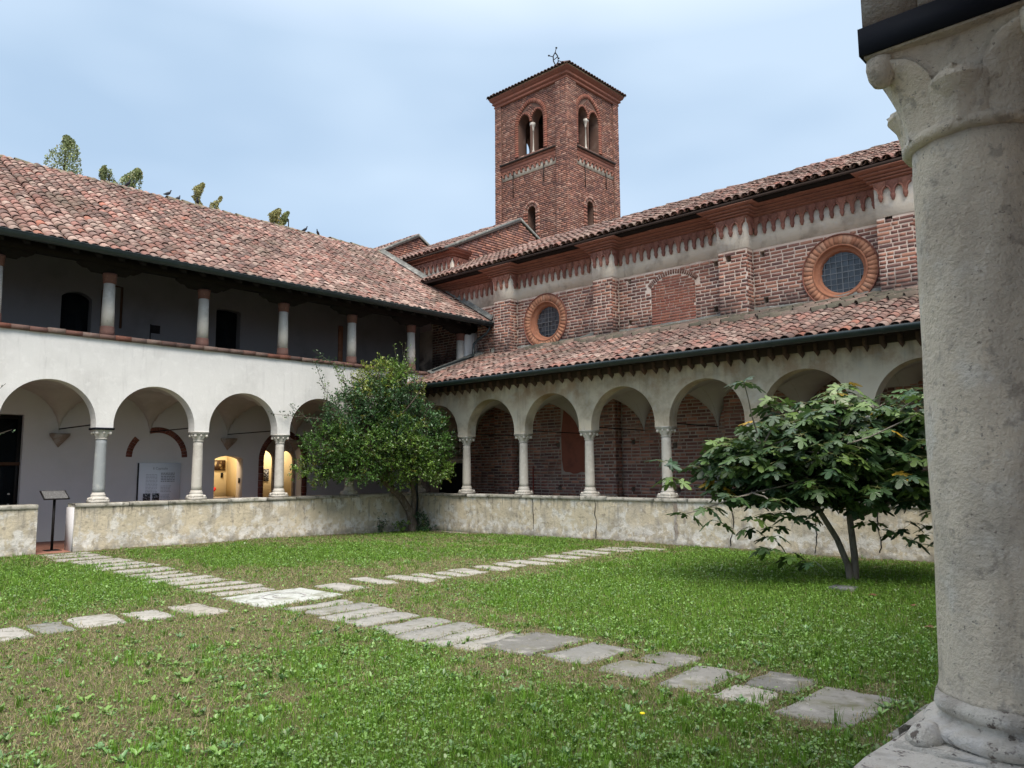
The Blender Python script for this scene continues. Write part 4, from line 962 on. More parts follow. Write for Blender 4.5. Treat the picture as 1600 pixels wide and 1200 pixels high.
def corbel_mesh(p=.218, top=.20, th=.06, tint=(.31,.125,.08)):
    mb = MB(); hw = p/2; cw = .032
    z_top = 0.; apex = -.062; spring = -.142
    R = hw-cw; k = 1.25
    right = []
    for t in np.linspace(0, 1, 7):     # from apex at x=hw down to the corbel
        u = R*(1-t); zz = spring+math.sqrt(max(0, (R*k)**2-(u*-1+R*0+ (R*k-R)+ (R-u)*0 + u*0 + (R-u)*0 + 0)**2)) if False else spring+(apex-spring)*math.sqrt(max(0, 1-t**1.7))
        zz = apex-(1.2247-math.sqrt(max(0, 1.5625-(t+.25)**2)))*(apex-spring)/1.2247; right.append((hw-R*t, zz))
    right += [(cw, spring-.012), (cw*1.2, spring-.016), (cw*1.2, spring-.045), (cw*.75, spring-.058), (cw*.55, spring-.080)]
    left = [(-x, z) for x, z in right[::-1]]
    out = [(-hw, z_top), (hw, z_top)]+right+left; n_ = len(out); mid = 2+len(right)
    # strips between left and right sides keep faces convex
    R_ = [(hw, z_top)]+right; L_ = [(-hw, z_top)]+[(-x, z) for x, z in right]
    v = []; 
    for d in (-th, 0):
        for a, b in zip(L_, R_): v += [(a[0], d, a[1]), (b[0], d, b[1])]
    m_ = len(R_); q = []
    for i_ in range(m_-1):
        a = 2*i_; q.append((a, a+2, a+3, a+1)); o_ = 2*m_; q.append((a+1, a+3, o_+a+3, o_+a+1)); q.append((a+2, a, o_+a, o_+a+2))
    q.append((2*m_-2, 2*m_-2+2*m_, 2*m_-1+2*m_, 2*m_-1))
    mb.add(v, q, tint=tint)
    # thin raised rim along the arch
    for s_ in (1, -1):
        rim = [(s_*x, z) for x, z in [(hw, apex)]+right[:7]]
        rows = []
        for (x, z) in rim:
            rows.append([(x, -th-.012, z+.0), (x-s_*.0+s_*(-.014), -th-.012, z+.012), (x-s_*.014, -th, z+.012)])
        sweep(mb, rows, tint=tuple(np.array(tint)*1.15))
    return mb
cms = []
for t_ in [(.31,.14,.10),(.35,.16,.12),(.25,.11,.085)]:
    me = corbel_mesh(tint=t_).mesh('corbel_arch'); me.materials.append(V['terra']); cms.append(me)
r = np.random.default_rng(12)
def corbels(parent, fr_pts, z, meshes, pitch=.218, zs=1.):
    """fr_pts: list of (start, end, rotation)"""
    for (p0, p1, rz) in fr_pts:
        p0, p1 = np.array(p0, float), np.array(p1, float); L = np.linalg.norm(p1-p0); k = max(1, round(L/pitch)); d = (p1-p0)/k
        for i_ in range(k):
            o = bpy.data.objects.new('corbel_arch', meshes[r.integers(len(meshes))]); pos = p0+d*(i_+.5); put(o, parent, (pos[0], pos[1], z)); o.rotation_euler.z = rz; o.scale = (L/k/.218, 1, max(zs, L/k/.218*.98))
segs = []; pv = -2.2
for (a, b) in PIL:
    segs += [((pv, YW-.014), (a, YW-.014), 0), ((a, YP-.014), (b, YP-.014), 0), ((b+.014, YP), (b+.014, YW), PI/2)]; pv = b
segs.append(((pv, YW-.014), (16.4, YW-.014), 0))
corbels(ch, segs, 7.31, cms, zs=1.78)
CS = .48; cn = math.sqrt(1+CS*CS)
mb = MB(); mb.box((-2.25, 1.92, 7.565), (16.5, 2.6, 7.60)); part('eaves_board', mb, 'wood', ch)
tile_roof(ch, (-2.2, 1.78, 7.61), (1, 0, 0), (0, 1/cn, CS/cn), 18.7, 3.12*cn, pitch=.2, expo=.24, single=300, seed=15, dark=.12, tlen=.38)
mb = MB(); mb.add([(-2.2,4.92,9.12),(16.5,4.92,9.12),(16.5,8,8.0),(-2.2,8,8.0)], [(0,1,2,3)]); part('rear_roof', mb, 'ridge', ch)
mb = MB(); mb.box((-2.2,7.8,-.05), (16.5,8.1,8.0)); mb.box((16.3,2.6,-.05), (16.5,7.8,8.0)); part('rear_wall', mb, 'tmortar', ch)
tv, tf = tile_template(.12, .10, .46); xx = -2.0
rg = bpy.data.objects.new('ridge', None); put(rg, ch, (8, 4.92, 9.1)); r = np.random.default_rng(8)
while xx < 16.2:
    v = np.stack([xx+tv[:, 1], 4.92+tv[:, 0], 9.13+tv[:, 2]+r.normal(0, .01)+np.where(tv[:, 1] < .1, .015, -.01)], 1); mb = MB(); mb.add(v, tf, tint=TT[r.integers(len(TT))]*.8); part('ridge_tile', mb, 'tile', rg); xx += .38

# ================================================================== GABLED CHAPELS
def gabled(label, xg, yf, ze, yr, zr, ylen, xend, loc, seed):
    o = thing('gabled_chapel', label, 'chapel', loc); s_ = (zr-ze)/(yr-yf); yb = 2*yr-yf
    topf = lambda u: np.where(np.asarray(u) < yr, ze+s_*(np.asarray(u)-yf), zr-s_*(np.asarray(u)-yr))
    mb = MB(); v = [(xg,yf,3),(xg,yb,3),(xg,yb,ze),(xg,yr,zr),(xg,yf,ze),(xend,yf,3),(xend,yb,3),(xend,yb,ze),(xend,yr,zr),(xend,yf,ze)]
    mb.add([tuple(p) for p in v], [(0,5,9,4),(1,2,7,6),(0,1,2,4)[:4]], [(4,2,3),(9,8,7)]); part('wall', mb, 'tmortar', o)
    cuts = [lambda z: [(-99, yf+(z-ze)/s_+.03), (yb-(z-ze)/s_-.03, 99)] if z > ze-.02 else []]
    emit_bricks([(FW(xg+.0), lay(yf, yb, ze-2.2, zr, cuts, seed=seed, L=.26, h=.07, j=.02))], o, 'tbrick', pal=BT*1.1, proud=.012, seed=seed)
    ln = math.hypot(1, s_)
    tile_roof(o, (xend, yf-.3, ze-.3*s_+.06), (1, 0, 0), (0, 1/ln, s_/ln), xg-xend+.08, (yr-yf+.3)*ln, pitch=.21, expo=.36, seed=seed, dark=.1)
    mb = MB(); mb.add([(xend,yr,zr+.05),(xg+.05,yr,zr+.05),(xg+.05,yb+.2,ze-.2*s_+.05),(xend,yb+.2,ze-.2*s_+.05)], [(0,1,2,3)]); part('rear_roof', mb, 'ridge', o)
    for (ya, za, yb_, zb) in ((yf-.25, ze-.25*s_, yr, zr), (yr, zr, yb+.2, ze-.2*s_)):
        mb = MB(); mb.add([(xg-.1,ya,za+.05),(xg+.05,ya,za+.05),(xg+.05,yb_,zb+.05),(xg-.1,yb_,zb+.05),(xg-.1,ya,za+.16),(xg+.05,ya,za+.16),(xg+.05,yb_,zb+.16),(xg-.1,yb_,zb+.16)], [(0,3,2,1),(4,5,6,7),(0,1,5,4),(1,2,6,5),(2,3,7,6),(3,0,4,7)]); part('verge_capping', mb, 'lead', o)
    return o
g1 = gabled('larger brick gable with green grey verge capping below and left of the bell tower', -1.97, 3.08, 9.04, 6.45, 10.74, 0, -9.0, (-5, 6, 3), 41)
P2 = [(-3.2, -1.97)]
zc = 8.98-7.56
ledge([(.0,6.5+zc),(.012,6.51+zc),(.014,7.3+zc),(0,7.31+zc)], -9, -1.97, 'white_band', 'plaster_band', g1, [], 3.08, 3.0)
pr_ = [(.0,7.13),(.065,7.135),(.07,7.17),(.05,7.175),(.055,7.22),(.10,7.235),(.125,7.26),(.10,7.285),(.09,7.30),(.12,7.305),(.12,7.36),(.16,7.375),(.20,7.41),(.205,7.44),(.17,7.45),(.22,7.475),(.25,7.51),(.26,7.56)]
mb = MB(); pr_ = zmap(pr_); sweep(mb, [[(-9, 3.08-d, z+zc), (-1.97+d, 3.08-d, z+zc), (-1.97+d, 3.78, z+zc), (-1.97, 3.78, z+zc)] for d, z in pr_], tint=(.27,.105,.072)); part('cornice', mb, 'terra', g1)
mb = MB(); mb.box((-2.0, 3.075, 6.6+zc), (-1.945, 3.76, 7.3+zc)); part('plaster_band', mb, 'white_band', g1)
corbels(g1, [((-6, 3.06), (-1.97, 3.06), 0), ((-1.94, 3.08), (-1.94, 3.75), PI/2)], 7.31+zc, cms, zs=1.78)
g2 = gabled('smaller distant brick gable behind the white wing roof, farther left than the other gable', -7.0, 3.0, 9.55, 5.8, 11.09, 0, -11, (-9, 6, 3), 42)

# ================================================================== BELL TOWER
bt = thing('bell_tower', 'tall square red brick bell tower with paired pointed belfry openings and a low tiled cap', 'tower', (-6.3, 13.95, 0))
TX0, TX1, TY0, TY1 = -8.53, -4.13, 12.0, 15.85
def lancet(c, w_, bot, zs, k=1.3): return hole(c-w_, c+w_, bot, pt_arch(c, w_, zs, k), 14)
cx, cy = -6.31, 13.58
HN = [lancet(cx-.41, .37, 16.42, 17.94), lancet(cx+.41, .37, 16.42, 17.94), lancet(cx, .25, 12.3, 13.55, 1.1)]
HW = [lancet(cy-.41, .37, 16.42, 17.86), lancet(cy+.41, .37, 16.42, 17.86), lancet(cy+.05, .25, 12.3, 13.65, 1.1)]
up_ = lambda h: [q for q in h]
frS, frE = FN(TY0), FW(TX1)
frB = frame((0, TY1, 0), (1, 0, 0), (0, -1, 0)); frL = frame((TX0, 0, 0), (0, 1, 0), (1, 0, 0))
mb = MB(); wall(mb, FN(TY0+.012), TX0+.01, TX1-.01, 6, 19.45, .5, HN)
wall(mb, frame((TX1-.012, 0, 0), (0, 1, 0), (-1, 0, 0)), TY0+.52, TY1-.01, 6, 19.45, .5, HW)
wall(mb, frame((0, TY1-.012, 0), (1, 0, 0), (0, -1, 0)), TX0+.01, TX1-.52, 6, 19.45, .5, HN)
wall(mb, frame((TX0+.012, 0, 0), (0, 1, 0), (1, 0, 0)), TY0+.52, TY1-.52, 6, 19.45, .5, HW)
part('wall', mb, 'tmortar', bt)
mb = MB(); mb.box((TX0+.3, TY0+.3, 15.9), (TX1-.3, TY1-.3, 16.1)); part('belfry_floor', mb, 'wood', bt)
mb = MB(); mb.box((TX0+.3, TY0+.3, 19.3), (TX1-.3, TY1-.3, 19.4)); part('belfry_ceiling', mb, 'wood', bt)
def tcuts(h, c, zoff):
    oc = hole(c-.98, c+.98, 16.42, pt_arch(c, .98, 17.95, 1.15), 14)
    oc2 = hole(c-.40, c+.40, 12.3, pt_arch(c, .40, zoff, 1.1), 14)
    return [lambda z: hcut(oc)(z), lambda z: hcut(oc2)(z), rect_cut(-99, 99, 15.48, 15.90), rect_cut(-99, 99, 16.12, 16.26)]
BP = np.array([.03, .032, .028])+np.array([(.20,.078,.055),(.24,.10,.07),(.17,.068,.055),(.28,.12,.085),(.31,.17,.13),(.14,.06,.05)])
ws = [(frS, lay(TX0, TX1, 7.5, 19.4, tcuts(HN, cx, 13.55), L=.27, h=.072, j=.02, seed=51)), (frE, lay(TY0, TY1, 7.5, 19.4, tcuts(HW, cy+.05, 13.65) if False else tcuts(HW, cy, 13.65), L=.27, h=.072, j=.02, seed=52))]
emit_bricks(ws, bt, 'tbrick', pal=BP, single=0, seed=8, proud=.0)
# corner strips
cs_ = [(FN(TY0-.08), TX0-.05, TX0+.34), (FN(TY0-.08), TX1-.62, TX1+.08), (FW(TX1+.08), TY0-.08, TY0+.60), (FW(TX1+.08), TY1-.36, TY1+.05)]
st = MB(); st.box((TX0-.045, TY0-.07, 6), (TX0+.335, TY0+.01, 19.4)); st.box((TX1-.615, TY0-.07, 6), (TX1+.07, TY0+.01, 19.4)); st.box((TX1-.01, TY0+.01, 6), (TX1+.07, TY0+.595, 19.4)); st.box((TX1-.01, TY1-.355, 6), (TX1+.07, TY1+.045, 19.4))
part('corner_pilaster', st, 'tmortar', bt)
emit_bricks([(f_, lay(a, b, 7.5, 19.35, L=.27, h=.072, j=.018, seed=60+k)) for k, (f_, a, b) in enumerate(cs_)], bt, 'tbrick', pal=BP*1.05, seed=18)
for f_, c, zc1 in ((frS, cx, 17.94), (frE, cy, 17.86)):
    # outer pointed arch with jambs, tympanum, inner rings
    fn = pt_arch(c, .80, 17.95, 1.15); pi_ = arch_line(fn, c-.80, c+.80, 26, 0, 16.42, 14); po_ = arch_line(fn, c-.80, c+.80, 26, .20, 16.42, 14)
    ring(f_, pi_, po_, -.04, .05, bt, 'terra', [(.27,.10,.07),(.24,.09,.06),(.30,.13,.09)], 'arch_brick', gap=.06, joined=True)
    for s_ in (-1, 1):
        fn2 = pt_arch(c+s_*.41, .37, zc1, 1.3); a, b = c+s_*.41-.37, c+s_*.41+.37
        ring(f_, arch_line(fn2, a, b, 14, 0), arch_line(fn2, a, b, 14, .10), -.03, .03, bt, 'terra', [(.26,.11,.075),(.22,.085,.06)], 'lancet_brick', gap=.06, joined=True)
    th = np.linspace(0, 2*PI, 15)[:-1]; mb = MB(); zt = zc1+.68
    mb.add(np.array([f_(c+.085*math.cos(t), -.004, zt+.085*math.sin(t)).ravel() for t in th]), np.array([list(range(14))])); part('oculus_shade_disc', mb, 'iron', bt)  # flat dark disc stands in for the shade inside a small oculus hole
    ty = []
    emit_bricks([(f_, lay(c-.8, c+.8, zc1-.1, 19.2, [(lambda fn, c: lambda z: [(-99, c-.8*1)] + [(c+.8, 99)] if z < 17.95 else [(-99, c-np.interp(z, [17.95, float(fn(c))], [.8, 0])**1), (c+np.interp(z, [17.95, float(fn(c))], [.8, 0]), 99)])(fn, c)]+[hcut(hole(c+s_*.41-.43, c+s_*.41+.43, 16, pt_arch(c+s_*.41, .43, zc1, 1.3))) for s_ in (-1, 1)], L=.2, h=.06, j=.018, seed=71))], bt, 'tbrick', pal=BP*.9, proud=.004, seed=19)
    # colonnette
    base = f_(c, .14, 0).ravel(); mb = MB(); lathe(mb, [(.10,16.42),(.10,16.5),(.065,16.56),(.058,17.0),(.054,17.5),(.075,17.52),(.06,17.55),(.11,17.74),(.135,17.78),(.135,17.90)], 14, (base[0], base[1], 0)); part('colonnette', mb, 'stone', bt)
    base = f_(c, TY1-TY0-.14 if f_ is frS else TX1-TX0-.14, 0).ravel(); mb = MB(); lathe(mb, [(.10,16.42),(.10,16.5),(.065,16.56),(.054,17.5),(.06,17.55),(.12,17.78),(.12,17.90)], 14, (base[0], base[1], 0)); part('colonnette', mb, 'stone', bt)
for f_, c, zs_ in ((frS, cx, 13.55), (frE, cy+.05, 13.65)):
    fn = pt_arch(c, .25, zs_, 1.1)
    for o1, o2, pr in ((0, .10, -.0), (.12, .24, -.03)):
        ring(f_, arch_line(fn, c-.25, c+.25, 16, o1, 12.3, 8), arch_line(fn, c-.25, c+.25, 16, o2, 12.3, 8), pr-.01, .04, bt, 'terra', [(.27,.12,.085),(.33,.2,.16),(.22,.09,.065)], 'slit_brick', gap=.06, joined=True)
# sill course, white band with small arches
for f_, a, b, rz in ((frS, TX0+.34, TX1-.62, 0), (frE, TY0+.60, TY1-.36, PI/2)):
    def bx(mb, u0, u1, d0, d1, z0, z1, tint=(.3,.12,.08)):
        p = [f_(u, d, z).ravel() for (u, d, z) in ((u0,d0,z0),(u1,d0,z0),(u1,d1,z0),(u0,d1,z0),(u0,d0,z1),(u1,d0,z1),(u1,d1,z1),(u0,d1,z1))]
        mb.add(np.array(p), [(0,3,2,1),(4,5,6,7),(0,1,5,4),(1,2,6,5),(2,3,7,6),(3,0,4,7)], tint=tint)
    mb = MB(); bx(mb, a-.02, b+.02, -.16, .02, 16.20, 16.28); part('sill', mb, 'deck', bt)
    mb = MB(); bx(mb, a, b, -.09, .02, 16.1, 16.2); bx(mb, a, b, -.06, .02, 15.86, 16.1, (.25,.1,.07)); part('string_course', mb, 'terra', bt)
    mb = MB(); bx(mb, a, b, -.014, .02, 15.46, 15.88); part('plaster_band', mb, 'white_band', bt)
    p0 = f_(a, -.016, 0).ravel(); p1 = f_(b, -.016, 0).ravel(); corbels(bt, [(p0[:2], p1[:2], rz)], 15.88, cms, .29)
    for k in (.22, .78):
        mb = MB(); u = a+(b-a)*k; bx(mb, u-.012, u+.012, -.05, -.02, 14.5 if k < .5 else 14.8, 15.75); part('iron_anchor', mb, 'iron', bt)
# cornice and roof
prof = [(.02,19.28),(.09,19.3),(.10,19.36),(.07,19.38),(.10,19.44),(.16,19.47),(.17,19.53),(.14,19.55),(.19,19.60),(.24,19.64),(.27,19.72),(.29,19.74),(.29,19.78)]
mb = MB(); sweep(mb, [[(TX0-d,TY0-d,z),(TX1+d,TY0-d,z),(TX1+d,TY1+d,z),(TX0-d,TY1+d,z),(TX0-d,TY0-d,z)] for d, z in prof], tint=(.25,.10,.07)); part('cornice', mb, 'terra', bt)
ax, ay, az = (TX0+TX1)/2, (TY0+TY1)/2, 20.45; e = .32; c4 = [(TX0-e,TY0-e,19.79),(TX1+e,TY0-e,19.79),(TX1+e,TY1+e,19.79),(TX0-e,TY1+e,19.79)]
mb = MB(); mb.add(c4+[(ax,ay,az)], [(3,2,1,0)], [(0,1,4),(1,2,4),(2,3,4),(3,0,4)]); rfo = part('roof', mb, 'ridge', bt)
tv, tf = tile_template(.10, .085, .5); r = np.random.default_rng(3)
for k in range(4):
    p0, p1 = np.array(c4[k]), np.array(c4[(k+1) % 4]); L = np.linalg.norm(p1-p0); a = (p1-p0)/L; s_ = np.array([-a[1], a[0], .30]); s_ /= np.linalg.norm(s_); nr_ = np.cross(a, s_)
    for t in np.arange(.1, L-.05, .205):
        M_ = np.stack([a, s_, nr_], 1); v = tv@M_.T+p0+a*t-s_*.06+nr_*.04; mb = MB(); mb.add(v, tf, tint=TT[r.integers(len(TT))]*.45); part('roof_tile', mb, 'tile', rfo)
wv = bpy.data.objects.new('weather_vane', None); put(wv, bt, (ax, ay, az))
zb = az-.05; mb = MB(); tube(mb, [(ax,ay,zb),(ax,ay,zb+1.15)], [.05,.035], 8); lathe(mb, [(.03,zb+.9),(.12,zb+.96),(.12,zb+.99),(.03,zb+1.06)], 12, (ax,ay,0)); part('rod', mb, 'iron', wv)
mb = MB()
dv = np.array([.73, .68, 0])
def W2(u, z): return np.array([ax, ay, zb])+dv*u*.75+np.array([0, 0, min(z, 1.1)+max(0, z-1.1)*.75])
tube(mb, [W2(0,1.1), W2(-.14,1.4), W2(-.16,1.75), W2(-.02,2.0)], .03, 6); tube(mb, [W2(0,1.1), W2(.17,1.35), W2(.14,1.75), W2(-.02,2.0)], .03, 6); tube(mb, [W2(-.16,1.7), W2(-.42,1.78)], .02, 6); tube(mb, [W2(.14,1.45), W2(.4,1.36)], .02, 6); tube(mb, [W2(-.02,2.0), W2(.05,2.3)], .02, 6); tube(mb, [W2(-.1,1.5), W2(.12,1.7)], .02, 6)
for u, z in ((-.44,1.79),(.42,1.35),(.06,2.33),(.2,1.6)): lathe(mb, [(.0,-.05),(.05,-.02),(.05,.02),(.0,.05)], 8, tuple(W2(u, z)))
part('vane', mb, 'iron', wv)

# ================================================================== NEAR PORTICO (where the picture is taken from)
ne = thing('near_portico', 'nearest portico with large pitted stone column, leaf carved capital and black iron strap', 'building', (16.22, -11.87, 0))
XE = 16.22; ye = [-11.87+2.03*k for k in range(-2, 6)]
EF = frame((16.37, 0, 0), (0, 1, 0), (-1, 0, 0))
hs = [hole((a+b)/2-.84, (a+b)/2+.84, None, rnd_arch((a+b)/2, .84, 2.72), 22) for a, b in zip(ye[:-1], ye[1:])]
mb = MB(); wall(mb, EF, ye[0], ye[-1], 2.61, 4.3, .32, hs); part('wall', mb, 'beige', ne)
vaults(ne, frame((16.37, 0, 0), (0, 1, 0), (1, 0, 0)), [(a+b)/2 for a, b in zip(ye[:-1], ye[1:])], 1.015, 0, 2.6, 2.6, 1.0)
mb = MB(); mb.box((18.97, -16.3, .1), (19.2, 2.4, 4.3)); mb.box((16.05,-16.3,3.7), (19.2,2.4,3.8)); part('back_wall', mb, 'innerwhite', ne)
def near_column(p, detail):
    o = MB(); seg = 64 if detail else 20
    zz = np.linspace(1.125, 2.33, 40 if detail else 8)
    rr = lambda z: .147-.013*((z-1.125)/1.205)**1.2
    def wob(r, z, th): return r+(.0012*np.sin(th*5+z*9)+.0012*np.sin(th*11-z*14) if detail else 0)
    lathe(o, [(.153,1.122),(.150,1.13),(.148,1.14)]+[(rr(z), z) for z in zz[1:]], seg, (p[0], p[1], 0), wob); co = part('column', o, 'near', ne, smooth=True)
    b = MB(); lathe(b, [(.178,1.035),(.190,1.044),(.193,1.056),(.184,1.068),(.164,1.074),(.155,1.080),(.154,1.088),(.163,1.092),(.168,1.102),(.165,1.114),(.150,1.124)], seg, (p[0], p[1], 0), lambda r, z, th: r+.004*np.sin(th*3+1)+.003*np.sin(th*7))
    for sx in (-1, 1):
        for sy in (-1, 1): lathe(b, [(.006,1.074),(.018,1.071),(.030,1.062),(.038,1.05),(.046,1.036)], 14, (p[0]+sx*.145, p[1]+sy*.145, 0), lambda r, z, th: r*(1+.15*np.sin(th*2+sx)))
    part('base', b, 'nearwhite', co, smooth=True)
    b = MB(); r_ = np.random.default_rng(3); n_ = 12; rows = []
    for z_, e in ((1.02,.0),(1.032,.0),(1.038,-.008)):
        row = []
        for k in range(4):
            c0 = np.array([(-1,-1),(1,-1),(1,1),(-1,1)][k])*(.20+e); c1 = np.array([(-1,-1),(1,-1),(1,1),(-1,1)][(k+1) % 4])*(.20+e)
            for t in np.linspace(0, 1, n_)[:-1]: q_ = c0+(c1-c0)*t+r_.normal(0, .003, 2); row.append((p[0]+q_[0], p[1]+q_[1], z_))
        rows.append(row+[row[0]])
    sweep(b, rows); b.add([rows[-1][k*(n_-1)] for k in range(4)], [(0,1,2,3)]); part('plinth', b, 'nearwhite', co)
    c = MB(); lathe(c, [(.136,2.326),(.149,2.330),(.154,2.338),(.154,2.346),(.148,2.354),(.138,2.360)], seg, (p[0], p[1], 0))
    z0, z1 = 2.356, 2.545
    def md(r, z, th):
        t = np.clip((z-z0)/(z1-z0), 0, 1)
        a = sq(r, .165, t**2.0, th)*(1-.10*t*np.abs(np.cos(2*th))**2)
        return a
    zz = np.linspace(z0, z1, 14); lathe(c, [(.134+.010*((a-z0)/(z1-z0)), a) for a in zz], 64 if detail else 24, (p[0], p[1], 0), md)
    part('capital', c, 'near', co, smooth=True)
    # leaves: four at the corners, four on the faces
    for k in range(8):
        th0 = k*PI/4; corner = k % 2 == 1
        H = .182 if corner else .112; W_ = .062 if corner else .058; lf = MB(); rows = []
        for t in np.linspace(0, .93, 14):
            z = z0-.012+(H+.012)*t
            flare = (.080*t**2.2 if corner else .036*t**2.2)
            base_r = .137+flare
            wdt = W_*(1+.25*t)*math.sqrt(max(0, 1-max(0, (t-.55)/.40)**2.4))+.004
            row = []
            for s_ in np.linspace(-1, 1, 9):
                bulge = .018*math.sqrt(max(0, 1-s_**2*.98))+.010*(abs(s_) < .12)+(0 if not corner else .012*max(0, t-.7)*3)*math.sqrt(max(0, 1-s_*s_))
                rad = base_r+bulge-.006; off = s_*wdt
                th = th0+off/base_r
                row.append((p[0]+rad*math.cos(th), p[1]+rad*math.sin(th), z))
            rows.append(row)
        # underside of the curled tip
        tip = rows[-1]; rows.append([(p[0]+(a-p[0])*.88, p[1]+(b_-p[1])*.88, c_+.002) for a, b_, c_ in tip])
        sweep(lf, rows); part('carved_leaf', lf, 'near', co, smooth=True)
        if corner:
            s = MB(); R_ = .213; lathe(s, [(.004,-.038),(.018,-.032),(.028,-.014),(.032,.008),(.030,.028),(.016,.038)], 16, (p[0]+R_*math.cos(th0), p[1]+R_*math.sin(th0), 2.508)); part('volute', s, 'near', co, smooth=True)
        else:
            s = MB(); R_ = .160; rows = []
            for a_ in np.linspace(0, 2*PI, 17):
                row = []
                for b_ in np.linspace(-PI/2, PI/2, 13):
                    dr, dt, dz = .026*math.cos(a_)*math.cos(b_), .052*math.sin(b_), (.026 if math.sin(a_) > 0 else .07)*math.sin(a_)*math.cos(b_)
                    lo_ = max(0, -math.sin(a_)); rad = R_+dr*(1-.6*lo_)-.030*lo_-.012*(dt/.054)**2; row.append((p[0]+rad*math.cos(th0)-dt*math.sin(th0), p[1]+rad*math.sin(th0)+dt*math.cos(th0), 2.437+dz))
                rows.append(row)
            sweep(s, rows); part('curled_tip', s, 'near', co, smooth=True)
    a = MB(); hw = .178; a.box((p[0]-hw, p[1]-hw, 2.54), (p[0]+hw, p[1]+hw, 2.548)); part('abacus', a, 'near', co)
    a = MB(); hw = .186
    for (x0, y0, x1, y1) in ((-hw,-hw,hw,-hw+.008),(-hw,hw-.008,hw,hw),(-hw,-hw+.008,-hw+.008,hw-.008),(hw-.008,-hw+.008,hw,hw-.008)): a.box((p[0]+x0,p[1]+y0,2.546),(p[0]+x1,p[1]+y1,2.612))
    part('iron_strap', a, 'strap', co)
    a = MB(); a.box((p[0]-.172, p[1]-.172, 2.549), (p[0]+.172, p[1]+.172, 2.612)); part('impost', a, 'block', co)
    if detail:
        a = MB(); r2 = np.random.default_rng(5)
        for (x0, x1) in ((-.176, -.062), (-.058, .176)):
            a2 = MB(); a2.box((p[0]+x0, p[1]-.18+r2.normal(0, .003), 2.613), (p[0]+x1, p[1]-.165, 2.86)); part('impost_stone', a2, 'block', co)
for k, yy in enumerate(ye):
    if k in (0, 1, 2, 3, 4, 5): near_column((XE, yy), k == 2)
el = low_wall('low_wall', 'near low wall with pitted white marble coping under the big column', -16.2, -1.0, frame((16.02, 0, 0), (0, 1, 0), (1, 0, 0)), (16.2, -10, 0), t=.40)
for c_ in el.children:
    if c_.name.startswith('coping_stone'): c_.data.materials[0] = V['nearwhite']
mb = MB(); mb.box((16.10, -11.40, 1.036), (16.2, -11.28, 1.075), tint=(.35,.1,.06)); o = part('loose_brick', mb, 'terra'); tag(o, 'small red brick fragment lying on the near wall beside the big column', 'brick')

# ================================================================== VEGETATION
def leaf_frames(r, n_, out, up=.5, spread=.8):
    """random leaf axes: direction along the leaf, normal"""
    d = out+r.normal(0, spread, (n_, 3)); d /= np.linalg.norm(d, axis=1)[:, None]+1e-9
    nr_ = np.array([0, 0, 1.])*up+r.normal(0, .6, (n_, 3)); nr_ -= (nr_*d).sum(1)[:, None]*d; nr_ /= np.linalg.norm(nr_, axis=1)[:, None]+1e-9
    return np.stack([np.cross(d, nr_), d, nr_], -1)
LEAF_V = np.array([(0,0,0),(.22,.35,.03),(.18,.7,.02),(0,1,-.04),(-.18,.7,.02),(-.22,.35,.03)]); LEAF_F = [np.array([(0,1,2,3),(0,3,4,5)])]
def limb(mb, p0, p1, r0, r1, r, k=6, bend=.08):
    p0, p1 = np.array(p0, float), np.array(p1, float); t = np.linspace(0, 1, k)[:, None]; L = np.linalg.norm(p1-p0)
    pts = p0+(p1-p0)*t; off = np.cumsum(r.normal(0, bend*L/k, (k, 3)), 0)*np.sin(t*PI); pts = pts+off
    tube(mb, pts, np.linspace(r0, r1, k), 8); return pts

# ---- leafy tree in the corner
CT = thing('leafy_tree', 'dense dark green small leaved tree with leaning trunk in the corner of the court', 'tree', (.42, -.45, .03))
r = np.random.default_rng(101)
rv, tv_ = np.array([.73, .684, 0]), np.array([.684, -.73, 0])
def LW(u, d, z): return np.array([.42, -.45, 0])+rv*(u*1.0)+tv_*(d+max(0, -u-.5)*.62+max(0, z-2.6)*.25+(.15 if z > 1.2 else 0))+np.array([0, 0, z])
tk = MB(); P1 = [LW(-.02,0,0), LW(-.03,.03,.25), LW(-.12,.12,.6), LW(-.32,.28,.95), LW(-.62,.5,1.3), LW(-.95,.8,1.75)]
tube(tk, P1, [.15,.115,.10,.095,.085,.07], 12); tube(tk, [LW(-.05,.05,.35), LW(.02,.1,.9), LW(-.02,.3,1.5), LW(.1,.6,2.2)], [.08,.065,.055,.04], 10)
ends = []
for (a, b, c, r0) in [((-.95,.8,1.75),(-1.9,1.0,2.5),.0,.05),((-.95,.8,1.75),(-1.2,.9,3.2),.0,.05),((-.62,.5,1.3),(-.3,1.2,2.9),.0,.05),((.1,.6,2.2),(.9,.7,2.8),0,.035),((.1,.6,2.2),(.1,.9,3.8),0,.035),((-.95,.8,1.75),(-2.2,.8,1.9),0,.035),((.02,.3,1.5),(1.0,.5,1.9),0,.03),((-1.2,.9,3.2),(-.6,.9,4.2),0,.03),((-.3,1.2,2.9),(.4,1.3,3.7),0,.03)]:
    limb(tk, LW(*a), LW(*b), r0, .012, r)
part('trunk', tk, 'bark', CT, smooth=True)
